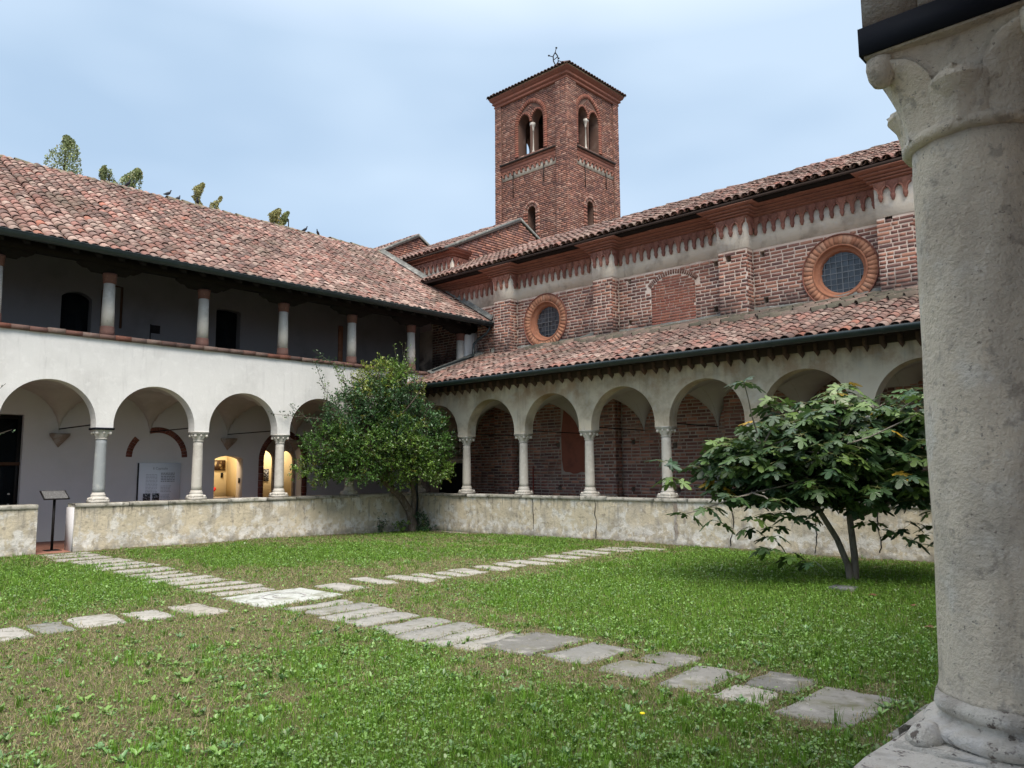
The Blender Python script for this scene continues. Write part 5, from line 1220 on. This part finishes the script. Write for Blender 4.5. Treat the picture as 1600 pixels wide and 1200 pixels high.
# crown: (u, d, z, ru, rd, rz, shoots, tint)
G1, G2, G3, G4 = (.07,.15,.03), (.12,.21,.035), (.22,.27,.045), (.055,.12,.045)
CL = [(-1.05,.95,2.55,1.05,.95,.75,620,G1),(-2.05,.9,2.1,.75,.7,.5,330,G1),(-.2,.9,2.65,.88,.85,.72,470,G4),(.6,.7,2.25,.6,.6,.55,260,G1),(-.85,.9,3.4,.68,.7,.5,240,G4),(-.25,.8,3.6,.5,.5,.5,170,G4),(-.55,.8,4.0,.5,.5,.45,150,G2),(-.9,.8,3.9,.45,.4,.4,90,G3),(-1.5,1.2,1.75,.8,.6,.32,210,G1),(-.2,1.1,1.75,.75,.6,.35,220,G2),(.65,.9,1.7,.45,.5,.33,120,G2),(-2.35,1.0,1.7,.45,.45,.3,100,G2),(-1.7,1.0,3.0,.55,.5,.4,130,G4),(.45,.6,2.85,.42,.4,.35,60,G1),(-1.25,1.4,2.2,.9,.4,.45,150,G2),(-.3,1.5,2.3,.9,.4,.45,150,G2)]
TW = MB(); lv = MB(); allT = []; allM = []; allC = []
def shoots(cl, r, L0=.16, L1=.34, nl=9, ls=(.05, .08), twigr=.0035, upb=.25, shell=.55, block=None):
    for (u, d, z, ru, rd, rz, ns, col) in cl:
        q = r.normal(0, 1, (ns, 3)); q /= np.linalg.norm(q, axis=1)[:, None]; rad = shell+(1-shell)*r.random(ns)**.6
        c = LW(u, d, z); P_ = c+(q[:, :1]*rv*ru+q[:, 1:2]*tv_*rd+q[:, 2:]*np.array([0, 0, 1.])*rz)*rad[:, None]
        P_ += .10*np.sin(P_[:, [1, 2, 0]]*5+u)
        dirv = q[:, :1]*rv*ru+q[:, 1:2]*tv_*rd+q[:, 2:]*np.array([0, 0, 1.])*rz; dirv /= np.linalg.norm(dirv, axis=1)[:, None]
        dirv = dirv+r.normal(0, .45, (ns, 3))+np.array([0, 0, upb]); dirv /= np.linalg.norm(dirv, axis=1)[:, None]
        LL = r.uniform(L0, L1, ns)
        gn = np.sin(P_[:, 0]*7.1+P_[:, 2]*3.3)*np.sin(P_[:, 1]*6.3-P_[:, 2]*4.9)+.5*np.sin(P_[:, 2]*11+P_[:, 0]*5); kq = gn > -.55; P_, dirv, LL = P_[kq], dirv[kq], LL[kq]
        if block is not None:
            k = block(P_+dirv*LL[:, None]); P_, dirv, LL = P_[k], dirv[k], LL[k]
        n_ = len(P_)
        if not n_: continue
        t = r.random((n_, nl)); pos = (P_[:, None]+dirv[:, None]*(LL[:, None]*t)[..., None]).reshape(-1, 3)+r.normal(0, .012, (n_*nl, 3))
        M_ = leaf_frames(r, n_*nl, np.repeat(dirv, nl, 0)*.6, .7, .7)*r.uniform(*ls, (n_*nl, 1, 1))
        br = r.uniform(.45, 1.5, (n_, 1)).repeat(nl, 0); cc = np.array(col)*br*r.uniform(.75, 1.3, (n_*nl, 1))
        ye_ = (r.random((n_, 1)) < .04).repeat(nl, 0); cc = np.where(ye_, np.array([.16,.17,.03]), cc)
        allT.append(pos); allM.append(M_); allC.append(cc)
        for i_ in range(0, n_, 3): tube(TW, [P_[i_]-dirv[i_]*.1, P_[i_]+dirv[i_]*LL[i_]], [twigr*1.4, twigr*.6], 3, caps=False)
def wallblock(P_): return ((P_[:, 0] > .05) & (P_[:, 1] < -.05)) | ((P_[:, 0] < .05) & (P_[:, 0] > -2) & (P_[:, 1] < -.35) & (P_[:, 1] > -1.8) & (P_[:, 2] < 3.1) & (P_[:, 2] > 1.2) & False) | ((P_[:, 1] >= -.05) & (P_[:, 0] > .2) & (P_[:, 0] < 1.65) & (P_[:, 2] > 1.2) & (P_[:, 2] < 3.1))
CL = [(a*.9+.0, b, c, d*.95, e, f, int(g_*2.0), h) for (a, b, c, d, e, f, g_, h) in CL]
shoots(CL, r, nl=11, block=wallblock)
# upright wispy shoots at the top and left
for (u, d, z, h_, n_, col) in [(-.75,.9,3.7,1.0,26,G3),(-.15,.8,3.9,1.25,20,G2),(-1.35,.9,3.5,.95,24,G2),(-1.0,.95,3.6,.95,24,G3),(.3,.6,3.6,.8,22,G3),(-.45,.9,3.9,.8,22,G1),(-1.9,.9,3.3,.9,10,G2),(.75,.5,2.9,.8,16,G3),(-1.6,.9,4.0,.5,8,G2)]:
    for k in range(n_//2):
        b_ = LW(u+r.normal(0, .14), d+r.normal(0, .12), z-.2); e_ = b_+np.array([0, 0, h_*r.uniform(.5, 1)])+rv*r.normal(0, .12)+tv_*r.normal(0, .1)
        if b_[0] < .12 or e_[0] < .12 or b_[1] > -.75 and b_[2] > 3.2 or e_[1] > -.8: continue
        tube(TW, [b_, e_], [.006, .002], 4, caps=False); n2 = 26; t = r.random((n2, 1))
        allT.append(b_+(e_-b_)*t+r.normal(0, .02, (n2, 3))); allM.append(leaf_frames(r, n2, np.array([0, 0, .5]), .5, .8)*r.uniform(.04, .07, (n2, 1, 1))); allC.append(np.array(col)*r.uniform(.7, 1.4, (n2, 1)))
for (p0, p1) in [((-1.9,.9,3.55),(-2.15,.8,4.35)),((-1.5,.9,4.1),(-2.1,.8,4.5)),((-2.0,.95,2.9),(-3.1,.75,3.0)),((-2.1,.9,2.7),(-2.7,.75,3.25)),((.9,.4,2.5),(1.25,-.05,2.75)),((.8,.4,2.3),(1.4,-.1,2.5)),((.9,.3,2.0),(1.35,-.1,2.2)),((.8,.3,2.2),(1.5,.1,2.85))]:
    a, b = LW(*p0), LW(*p1); tube(TW, [a, b], [.008, .003], 4, caps=False); n2 = 70; t = r.random((n2, 1)); allT.append(a+(b-a)*t+r.normal(0, .05, (n2, 3))); allM.append(leaf_frames(r, n2, (b-a)*.5, .5, .8)*r.uniform(.045, .075, (n2, 1, 1))); allC.append(np.array(G4)*.7*r.uniform(.7, 1.4, (n2, 1)))
cr_ = MB(); cr_.inst(LEAF_V, LEAF_F, np.concatenate(allM), np.concatenate(allT), np.concatenate(allC))
part('twigs', TW, 'bark', CT); part('crown', cr_, 'leaf', CT, kind='stuff')
# low shoots around its foot
SH = thing('shrub_shoots', 'low dark shoots and leaves crowding the foot of the leafy corner tree', 'shrub', (.5, -.4, .03))
allT, allM, allC = [], [], []; TW = MB()
shoots([(.12,.12,.25,.22,.2,.22,70,G4),(.35,.1,.12,.25,.2,.12,50,G4),(-.25,.2,.1,.3,.2,.1,30,G2)], r, .08, .2, 9, (.05, .085), shell=.2, block=lambda P_: (P_[:, 0] > .03) & (P_[:, 1] < -.03) & (P_[:, 2] > .02))
a = LW(-.85, .15, .05); 
for k in range(5):
    b = a+rv*(-.1+.1*k)*.8+np.array([0, 0, .3+.1*(k % 2)]); tube(TW, [a, b], [.006, .003], 4); n2 = 14; t = r.random((n2, 1)); allT.append(a+(b-a)*t+r.normal(0, .03, (n2, 3))); allM.append(leaf_frames(r, n2, np.zeros(3), .5, .8)*r.uniform(.05, .08, (n2, 1, 1))); allC.append(np.array(G4)*r.uniform(.7, 1.4, (n2, 1)))
mb = MB(); mb.inst(LEAF_V, LEAF_F, np.concatenate(allM), np.concatenate(allT), np.concatenate(allC)); part('leaves', mb, 'leaf', SH, kind='stuff'); part('stems', TW, 'bark', SH)
o = thing('fallen_board', 'dark flat strip lying on the ground against the wall beside the leafy tree', 'board', (1.35, -.22, .03))
mb = MB(); mb.box((.75,-.26,.02), (2.25,-.16,.06)); part('plank', mb, 'block', o)

# ---- fig tree
FT = thing('fig_tree', 'spreading fig tree with large lobed leaves and two slender grey stems on the grass', 'tree', (12.62, -2.8, .08))
r = np.random.default_rng(202); fo = np.array([12.62, -2.8, 0])
def FWp(u, d, z): return fo+rv*u+tv_*d+np.array([0, 0, z])
ol = [(0,0),(.10,.06),(.30,.04),(.36,.16),(.20,.24),(.34,.40),(.44,.58),(.32,.62),(.16,.46),(.15,.66),(.13,.88),(0,1.0)]
ol = ol+[(-x, y) for x, y in ol[1:-1][::-1]]
fv = np.array([(x, y, -.25*x*x-.12*(y-.4)**2) for x, y in ol]+[(0, .35, .03)]); nf = len(ol)
FF = [np.array([(k, (k+1) % nf, nf) for k in range(nf)])]
st = MB()
S1 = [FWp(0,0,0), FWp(-.06,.02,.3), FWp(-.2,.05,.65), FWp(-.45,.1,1.05), FWp(-.72,.15,1.4)]; tube(st, S1, [.065,.045,.04,.036,.028], 10)
S2 = [FWp(.03,0,0), FWp(.05,0,.4), FWp(-.0,.03,.9), FWp(-.02,.05,1.35), FWp(-.12,.1,1.7)]; tube(st, S2, [.06,.046,.042,.036,.028], 10)
tip = []
B0 = [(S1[4],(-1.3,.4,1.9)),(S1[4],(-.9,-.4,2.1)),(S1[3],(-1.5,.6,1.3)),(S2[4],(-.3,.5,2.4)),(S2[4],(.5,.3,2.2)),(S2[3],(.8,-.3,1.9)),(S2[3],(1.0,.5,1.5)),(S1[4],(-.6,.8,1.8)),(S2[4],(.2,-.6,2.2)),(S2[2],(.6,.4,1.3))]
for a, b in B0:
    b = FWp(*b); limb(st, a, b, .03, .014, r); 
    for k in range(5):
        e = b+rv*r.normal(0, .5)+tv_*r.normal(0, .45)+np.array([0, 0, r.normal(.12, .28)]); e[2] = min(e[2], 2.72); limb(st, b, e, .013, .006, r, 5); tip.append(e)
part('trunk', st, 'figbark', FT, smooth=True)
# whorls of leaves at shoot ends
env = [(-.6,.0,1.75,1.3,1.15,.60,175),(.45,.0,1.75,1.15,1.1,.7,150),(-1.35,.1,1.6,.8,.7,.5,60),(.9,.2,2.1,.8,.8,.45,80),(-.1,.1,2.2,1.1,.9,.35,90),(-.3,.4,1.5,1.3,.8,.4,90)]
W_ = []
for (u, d, z, ru, rd, rz, k) in env:
    q = r.normal(0, 1, (k, 3)); q /= np.linalg.norm(q, axis=1)[:, None]; q *= (.45+.55*r.random((k, 1))**.5); W_ += [(u+a*ru, d+b*rd, z+c*rz) for a, b, c in q]
W_ += [(-.02,.1,2.78),(-.05,.1,2.66),(-1.05,.1,2.5),(-.95,.0,2.62),(-1.0,.1,2.4),(.55,.1,2.62),(.3,.0,2.6),(1.05,.1,2.72),(.9,.2,2.7),(1.25,.0,2.65),(1.4,.1,2.6),(-2.55,.0,1.72),(-2.45,.1,1.5),(-1.25,.5,.72),(-1.3,.5,.58),(-1.15,.4,.85),(-.95,.6,.98),(-.8,.6,.42),(-1.0,.5,.5),(-1.5,.4,.85),(.35,.5,.78),(.8,.4,.72),(.65,.4,.88),(.9,.5,.85),(.55,.6,.68),(1.0,.5,.65),(-1.9,.3,.92),(-2.0,.3,1.1),(-.7,.5,1.0),(.25,.2,.9),(-1.1,.5,1.05),(-1.4,.5,1.02)]
W_ += [(float((e-fo)@rv), float((e-fo)@tv_), float(e[2])) for e in tip]
T_, M_, C_ = [], [], []; pet = MB()
for (u, d, z) in W_:
    c = FWp(u, d, z); k = r.integers(4, 8)
    if z < 1.05: k = r.integers(3, 5)
    base = r.random()*6.28; bcol = np.array([(.045,.092,.028),(.062,.115,.03),(.04,.085,.04),(.09,.15,.034)][r.integers(4)])
    for i_ in range(k):
        a = base+i_*2.4; hd = np.array([math.cos(a), math.sin(a), r.uniform(-.55, .35)]); L = r.uniform(.05, .12); p = c+hd*L
        dn = hd*np.array([1, 1, .3])+np.array([0, 0, r.uniform(-.9, -.1)]); dn /= np.linalg.norm(dn)
        up_ = np.array([0, 0, 1.])+r.normal(0, .35, 3)+hd*.3; up_ -= up_@dn*dn; up_ /= np.linalg.norm(up_)
        s_ = r.uniform(.15, .27); T_.append(p); M_.append(np.stack([np.cross(dn, up_), dn, up_], 1)*s_)
        cc = bcol*r.uniform(.7, 1.45); 
        if r.random() < .012: cc = np.array([.40,.26,.03])
        C_.append(cc); tube(pet, [c, p], [.004, .003], 3, tint=(.2,.22,.08), caps=False)
T_, M_, C_ = np.array(T_), np.array(M_), np.array(C_); dist = np.linalg.norm(T_-CAM, axis=1); od = np.argsort(dist); sel = od[:300]; rest = od[300:]
fm = []
for cc in [(.045,.092,.028),(.062,.12,.03),(.04,.082,.042),(.095,.155,.036),(.035,.07,.026)]:
    mb = MB(); mb.add(fv, *FF, tint=cc); me = mb.mesh('leaf', False); me.materials.append(V['leaf']); fm.append(me)
for q_ in sel:
    o = bpy.data.objects.new('leaf', fm[r.integers(5)]); COL.objects.link(o); o.parent = FT; mm = Matrix.Identity(4)
    for a in range(3):
        for b in range(3): mm[a][b] = M_[q_][a][b]
        mm[a][3] = T_[q_][a]-wpos(FT)[a]
    o.matrix_local = mm
mb = MB(); mb.inst(fv, FF, M_[rest], T_[rest], C_[rest]); part('foliage', mb, 'leaf', FT, kind='stuff'); part('leaf_stalks', pet, 'weed', FT)
o = thing('garden_stone', 'small flat grey stone lying in the grass at the foot of the fig tree', 'stone', (12.84, -3.73, .1)); mb = MB(); mb.box((12.7,-3.85,.05), (12.98,-3.62,.13), tint=(.12,.13,.14)); part('stone', mb, 'slab', o)

# ---- twigs of a shrub at the left edge
SP = thing('bare_shrub', 'thin twigs with a few small leaves reaching in at the left edge', 'shrub', (3.0, -11.9, .05)); tk = MB(); r = np.random.default_rng(17)
allT, allM, allC = [], [], []
for (a, b) in [((3,-11.9,.05),(3,-11.3,2.2)),((3,-11.3,2.2),(3,-10.62,2.98)),((3,-11.3,2.2),(3,-10.66,2.5)),((3,-11.4,1.9),(3,-10.5,2.28)),((3,-11.2,2.4),(3,-10.72,3.1)),((3,-11.6,1.2),(3.1,-10.9,2.0))]:
    p = limb(tk, a, b, .02 if a[2] < .1 else .008, .003, r); 
    if a[2] > .1: n2 = 12; t = r.random((n2, 1))*.5+.5; A, B = np.array(a), np.array(b); allT.append(A+(B-A)*t+r.normal(0, .03, (n2, 3))); allM.append(leaf_frames(r, n2, np.zeros(3), .5, .8)*r.uniform(.04, .06, (n2, 1, 1))); allC.append(np.array(G4)*r.uniform(.7, 1.4, (n2, 1)))
part('stems', tk, 'bark', SP); mb = MB(); mb.inst(LEAF_V, LEAF_F, np.concatenate(allM), np.concatenate(allT), np.concatenate(allC)); part('leaves', mb, 'leaf', SP, kind='stuff')

# ---- poplars beyond the roof
def poplar(label, x, y, ztop, rad, seed, loose, col=(.2,.24,.1)):
    o = thing('poplar_tree', label, 'tree', (x, y, 0), 'poplars rising behind the tiled roof'); r = np.random.default_rng(seed)
    tk = MB(); tube(tk, [(x,y,0),(x+.1,y,ztop*.5),(x,y,ztop-.4)], [.35,.22,.03], 8); part('trunk', tk, 'bark', o)
    n_ = 15000; z = ztop-(ztop-7)*r.random(n_)**1.25; t = (ztop-z)/(ztop-7)
    R_ = rad*np.sqrt(np.clip(t*8.0, 0.01, 1))*(1-.25*t)*(1+.18*np.sin(z*3.1+seed)*loose)
    a = r.random(n_)*6.28; q_ = np.sqrt(r.random(n_)); c = np.stack([x+R_*q_*np.cos(a), y+R_*q_*np.sin(a), z], 1)
    c += .25*np.sin(c[:, [1, 2, 0]]*3.3+seed)*loose
    keep = (np.sin(c[:, 0]*4+seed)*np.sin(c[:, 2]*2.6)+np.sin(c[:, 1]*4.4)) > -.95+.45*loose; c = c[keep]; n_ = len(c)
    M_ = leaf_frames(r, n_, np.array([0, 0, .8]), .1, .7)*r.uniform(.07, .14, (n_, 1, 1))
    C_ = np.array(col)*r.uniform(.5, 1.7, (n_, 1)); yl = r.random((n_, 1)) < .1*loose; C_ = np.where(yl, np.array([.3,.22,.06]), C_)
    mb = MB(); mb.inst(LEAF_V*np.array([1.6,1,1]), LEAF_F, M_, c, C_); part('crown', mb, 'leaf', o, kind='stuff')
poplar('bushiest green poplar top, farthest from the bell tower', -32.9, .1, 21.7, 1.05, 1, .3)
poplar('poplar top of the close pair, on the side nearer the bushiest one', -32.6, 2.5, 20.35, .7, 2, .7)
poplar('poplar top of the close pair, on the side nearer the tower', -31.9, 3.7, 20.6, .85, 3, .7)
poplar('thin yellowing poplar top behind the ridge near the standing pigeons, larger of two', -30.8, 7.3, 20.15, .5, 4, 1, (.3,.29,.12))
poplar('thinnest small yellowing poplar top, right beside the larger yellowing one', -30.5, 8.35, 19.7, .34, 5, 1, (.3,.29,.12))
poplar('yellowish poplar top nearest the bell tower', -28.9, 11.7, 19.35, .5, 6, 1, (.3,.29,.12))
poplar('small sparse treetop peeping right beside the poplar nearest the tower', -28.6, 12.5, 18.95, .38, 7, 1)

# ---- pigeons on the roof
def pigeon(label, p, rz, s=1.):
    o = thing('pigeon', label, 'pigeon', p, 'pigeons on the tiled roof'); mb = MB()
    prof = [(-.17,.0,.012),(-.12,.005,.03),(-.06,.02,.05),(.0,.045,.062),(.05,.075,.055),(.085,.12,.03),(.095,.15,.024),(.10,.175,.026),(.115,.19,.018),(.145,.185,.004)]
    pts = [(a, 0, .06+b) for a, b, c in prof]; tube(mb, pts, [c for a, b, c in prof], 10); bo = part('body', mb, 'feather', o, smooth=True)
    for s_ in (-1, 1): mb = MB(); tube(mb, [(0, .02*s_, .06), (.0, .02*s_, 0)], .006, 5); l = part('leg', mb, 'deadleaf', o)
    for c in o.children: c.location = (0, 0, 0)
    o.rotation_euler.z = rz; o.scale = (s*.72,)*3; return o
pg = [(-6.12,'pigeon on the ridge nearest the paired poplars',.4,9.50),(-5.02,'pigeon standing highest on the ridge, dark against the sky',1.2,9.52),(-4.72,'pigeon crouching just below the ridge beside the highest one',2.2,9.46),(-4.15,'pigeon on the ridge in front of the larger yellowing poplar',-.6,9.50),(-.55,'pigeon of the far pair on the ridge, nearer the poplars',.7,9.48),(-.05,'pigeon of the far pair on the ridge, nearer the tower',-1.,9.48)]
for (y, l, a, z) in pg: pigeon(l, (-5.17, y, z), a)

# ================================================================== LAWN COVER
def on_slab(x, y, m_=.0):
    k = np.zeros(len(x), bool)
    for (cx_, cy_, lx, ly, rot) in SLAB: k |= (np.abs(x-cx_) < lx/2-m_) & (np.abs(y-cy_) < ly/2-m_)
    return k
r = np.random.default_rng(77)
def scatter(N_, power, lo_=.0, near=3.2):
    """points of the court, denser towards the camera"""
    M_ = int(N_*8); x = r.uniform(.05, 15.95, M_); y = r.uniform(-15.8, -.06, M_)
    d = np.hypot(x-CAM[0], y-CAM[1]); q_ = np.stack([x-CAM[0], y-CAM[1]], 1); f = q_@F[:2]/np.hypot(*F[:2]); s_ = q_@R0[:2]
    inview = (f > 1.5) & (np.abs(s_) < f*.78+.9)
    pdf = np.where(inview, 1, .04)*(near/np.maximum(d, near))**power
    pdf = pdf/pdf.max(); k = r.random(M_) < pdf; x, y, d = x[k], y[k], d[k]
    if len(x) > N_: i_ = r.permutation(len(x))[:N_]; x, y, d = x[i_], y[i_], d[i_]
    return x, y, d
def thin(x, y, d, p):
    k = (r.random(len(x)) < p) & (~on_slab(x, y, .0) | (~on_slab(x, y, .07) & (r.random(len(x)) < .45)) | (r.random(len(x)) < .015)); return x[k], y[k], d[k]
GB_V = np.array([(-.5,0,0),(.5,0,0),(.4,.12,.55),(-.4,.12,.55),(0,.38,1)]); GB_F = [np.array([(0,1,2,3)]), np.array([(3,2,4)])]
def blades(N_, power, hmin, hmax, wd, pf, colf, lean=.5):
    x, y, d = scatter(N_, power); lu = lush(x, y); x, y, d = thin(x, y, d, pf(lu)); lu = lush(x, y); n_ = len(x)
    a = r.random(n_)*6.28; h = r.uniform(hmin, hmax, n_)*(.55+.75*lu)*(1+.5*(r.random(n_) < .06)); wv_ = wd*(1+np.maximum(0, d-4)*.13)
    ln = r.normal(.3, lean, n_)
    ex = np.stack([np.cos(a), np.sin(a), 0*a], 1); ey = np.stack([-np.sin(a), np.cos(a), 0*a], 1)
    M_ = np.stack([ex*wv_[:, None], ey*(h*(.6+ln))[:, None], np.tile([0, 0, 1.], (n_, 1))*h[:, None]], -1)
    T_ = np.stack([x, y, gz(x, y)-.004], 1)
    return M_, T_, colf(lu, n_)
def gcol(lu, n_):
    g_ = np.array([.135,.285,.028]); y_ = np.array([.22,.29,.06]); b_ = np.array([.33,.30,.15])
    t = r.random((n_, 1)); c = g_*(1-t*.5)+y_*t*.5; dry = (r.random(n_) > .45+.75*lu)[:, None]
    return np.where(dry, b_*r.uniform(.6, 1.3, (n_, 1)), c*r.uniform(.55, 1.35, (n_, 1)))
mb = MB(); M_, T_, C_ = blades(520000, 1.15, .018, .052, .0042, lambda l: .6+.4*l, gcol)
mb.inst(GB_V, GB_F, M_, T_, C_)
o = part('grass', mb, 'grass', kind='stuff'); tag(o, 'short mixed green grass covering the lawn of the court', 'grass')
# dry thatch lying flat
x, y, d = scatter(240000, 1.2); lu = lush(x, y); x, y, d = thin(x, y, d, 1-.75*lu); n_ = len(x); a = r.random(n_)*6.28
ex = np.stack([np.cos(a), np.sin(a), 0*a], 1); ey = np.stack([-np.sin(a), np.cos(a), r.normal(.15, .4, n_)], 1); L = r.uniform(.02, .055, n_)
M_ = np.stack([ex*(.003*(1+np.maximum(0, d-4)*.12))[:, None], ey*L[:, None], np.tile([0, 0, 1.], (n_, 1))*.008], -1)
C_ = np.array([.31,.265,.15])*r.uniform(.3, 1.35, (n_, 1)); mb = MB(); mb.inst(np.array([(-.5,0,0),(.5,0,0),(.3,1,1),(-.3,1,1)]), [np.array([(0,1,2,3)])], M_, np.stack([x, y, gz(x, y)+.003], 1), C_)
o = part('dry_thatch', mb, 'grass', kind='stuff'); tag(o, 'dry brown clippings lying between the grass', 'thatch')
# small round clover like leaves
x, y, d = scatter(230000, 1.2); lu = lush(x, y); cl_ = .5+.5*np.sin(x*2.3+1.7*np.sin(y*1.9))*np.sin(y*2.9+x); x2, y2, d2 = thin(x, y, d, np.clip((.2+.6*lu)*(.35+cl_), 0, 1)); x, y, d = x2, y2, d2; n_ = len(x); lu = lush(x, y)
s_ = r.uniform(.004, .0115, n_)*(1+np.maximum(0, d-5)*.07); a = r.random(n_)*6.28; tl = r.normal(0, .35, (n_, 2))
ex = np.stack([np.cos(a), np.sin(a), tl[:, 0]], 1)*s_[:, None]; ey = np.stack([-np.sin(a), np.cos(a), tl[:, 1]], 1)*s_[:, None]
M_ = np.stack([ex, ey, np.tile([0, 0, 1.], (n_, 1))*s_[:, None]], -1)
C_ = np.array([.13,.24,.05])*r.uniform(.5, 1.5, (n_, 1)); th = np.linspace(0, 2*PI, 7)[:-1]
mb = MB(); mb.inst(np.stack([np.cos(th), np.sin(th)*.8, .12*np.cos(2*th)], 1), [np.array([list(range(6))])], M_, np.stack([x, y, gz(x, y)+r.uniform(.008, .038, n_)*(.5+lu)], 1), C_)
o = part('clover', mb, 'weed', kind='stuff'); tag(o, 'small round leaved clover creeping through the grass', 'clover')
# broad leaved rosettes
x, y, d = scatter(13000, 1.1); lu = lush(x, y); x, y, d = thin(x, y, d, np.clip(.28+.6*lu, 0, 1)); n_ = len(x); k = 7
a = (r.random(n_)*6.28)[:, None]+np.arange(k)*(6.28/k)+r.normal(0, .25, (n_, k)); a = a.ravel(); el_ = np.repeat(r.uniform(.15, 1.1, n_), k)+r.normal(0, .15, n_*k); s_ = np.repeat(r.uniform(.022, .07, n_)*np.where(np.hypot(x-CAM[0], y-CAM[1]) > 8, .7, 1), k)*r.uniform(.6, 1.15, n_*k)
dv_ = np.stack([np.cos(a)*np.cos(el_), np.sin(a)*np.cos(el_), np.sin(el_)], 1); sd = np.stack([-np.sin(a), np.cos(a), 0*a], 1); nr_ = np.cross(sd, dv_)*-1
M_ = np.stack([sd*s_[:, None]*.75, dv_*s_[:, None], nr_*s_[:, None]], -1); base = np.stack([np.repeat(x, k), np.repeat(y, k), gz(np.repeat(x, k), np.repeat(y, k))], 1)
C_ = np.repeat(np.array([.13,.25,.045])*r.uniform(.6, 1.5, (n_, 1))*np.where(r.random((n_, 1)) < .3, np.array([1.0,1.05,2.0]), 1), k, 0)
LV = np.array([(0,0,0),(.16,.3,.05),(.26,.62,.06),(.14,.9,0),(0,1,-.06),(-.14,.9,0),(-.26,.62,.06),(-.16,.3,.05),(0,.5,-.02)]); LF = [np.array([(0,1,2,8),(2,3,4,8),(4,5,6,8),(6,7,0,8)])]
mb = MB(); mb.inst(LV, LF, M_, base, C_); o = part('broad_leaved_weeds', mb, 'weed', kind='stuff'); tag(o, 'rosettes of broad leaved weeds scattered over the lawn', 'weeds')
# tall tufts near the camera
x, y, d = scatter(3000, 1.0); x, y, d = thin(x, y, d, np.clip(.15+.8*lush(x, y), 0, 1)); k = 16; n_ = len(x)
xx_ = np.repeat(x, k)+r.normal(0, .02, n_*k); yy_ = np.repeat(y, k)+r.normal(0, .02, n_*k); a = r.random(n_*k)*6.28; h = np.repeat(r.uniform(.04, .11, n_), k)*r.uniform(.6, 1.2, n_*k)
ex = np.stack([np.cos(a), np.sin(a), 0*a], 1)*.006; ey = np.stack([-np.sin(a), np.cos(a), 0*a], 1)*(h*r.uniform(.4, 1.4, n_*k))[:, None]
M_ = np.stack([ex, ey, np.tile([0, 0, 1.], (n_*k, 1))*h[:, None]], -1); C_ = np.repeat(np.array([.12,.25,.025])*r.uniform(.7, 1.4, (n_, 1)), k, 0)
mb = MB(); mb.inst(GB_V, GB_F, M_, np.stack([xx_, yy_, gz(xx_, yy_)-.003], 1), C_); o = part('grass_tufts', mb, 'grass', kind='stuff'); tag(o, 'taller bright green grass tufts standing out of the lawn', 'grass')
# fallen leaves
for k, (x, y, l) in enumerate([(14.34,-5.7,'dead reddish leaf on the grass close beside the big near column'),(13.3,-4.1,'dead leaf in the shade of the fig tree'),(13.9,-4.6,'curled brown leaf between the fig tree and the big near column')]):
    mb = MB(); v = fv*np.array([.13,.13,.3])+np.array([x, y, float(gz(x, y))+.045]); mb.add(v, *FF); o = part('fallen_leaf', mb, 'deadleaf'); tag(o, l, 'leaf', 'dead leaves on the lawn')
o = thing('dandelion', 'single yellow dandelion flower in the foreground grass', 'flower', (13.85, -9.77, .08)); mb = MB(); lathe(mb, [(.002,0),(.018,.006),(.014,.012),(.002,.014)], 10, (13.85,-9.77,.135)); part('blossom', mb, 'flower', o); mb = MB(); tube(mb, [(13.85,-9.77,.07),(13.85,-9.77,.137)], .002, 4); part('stem', mb, 'weed', o)
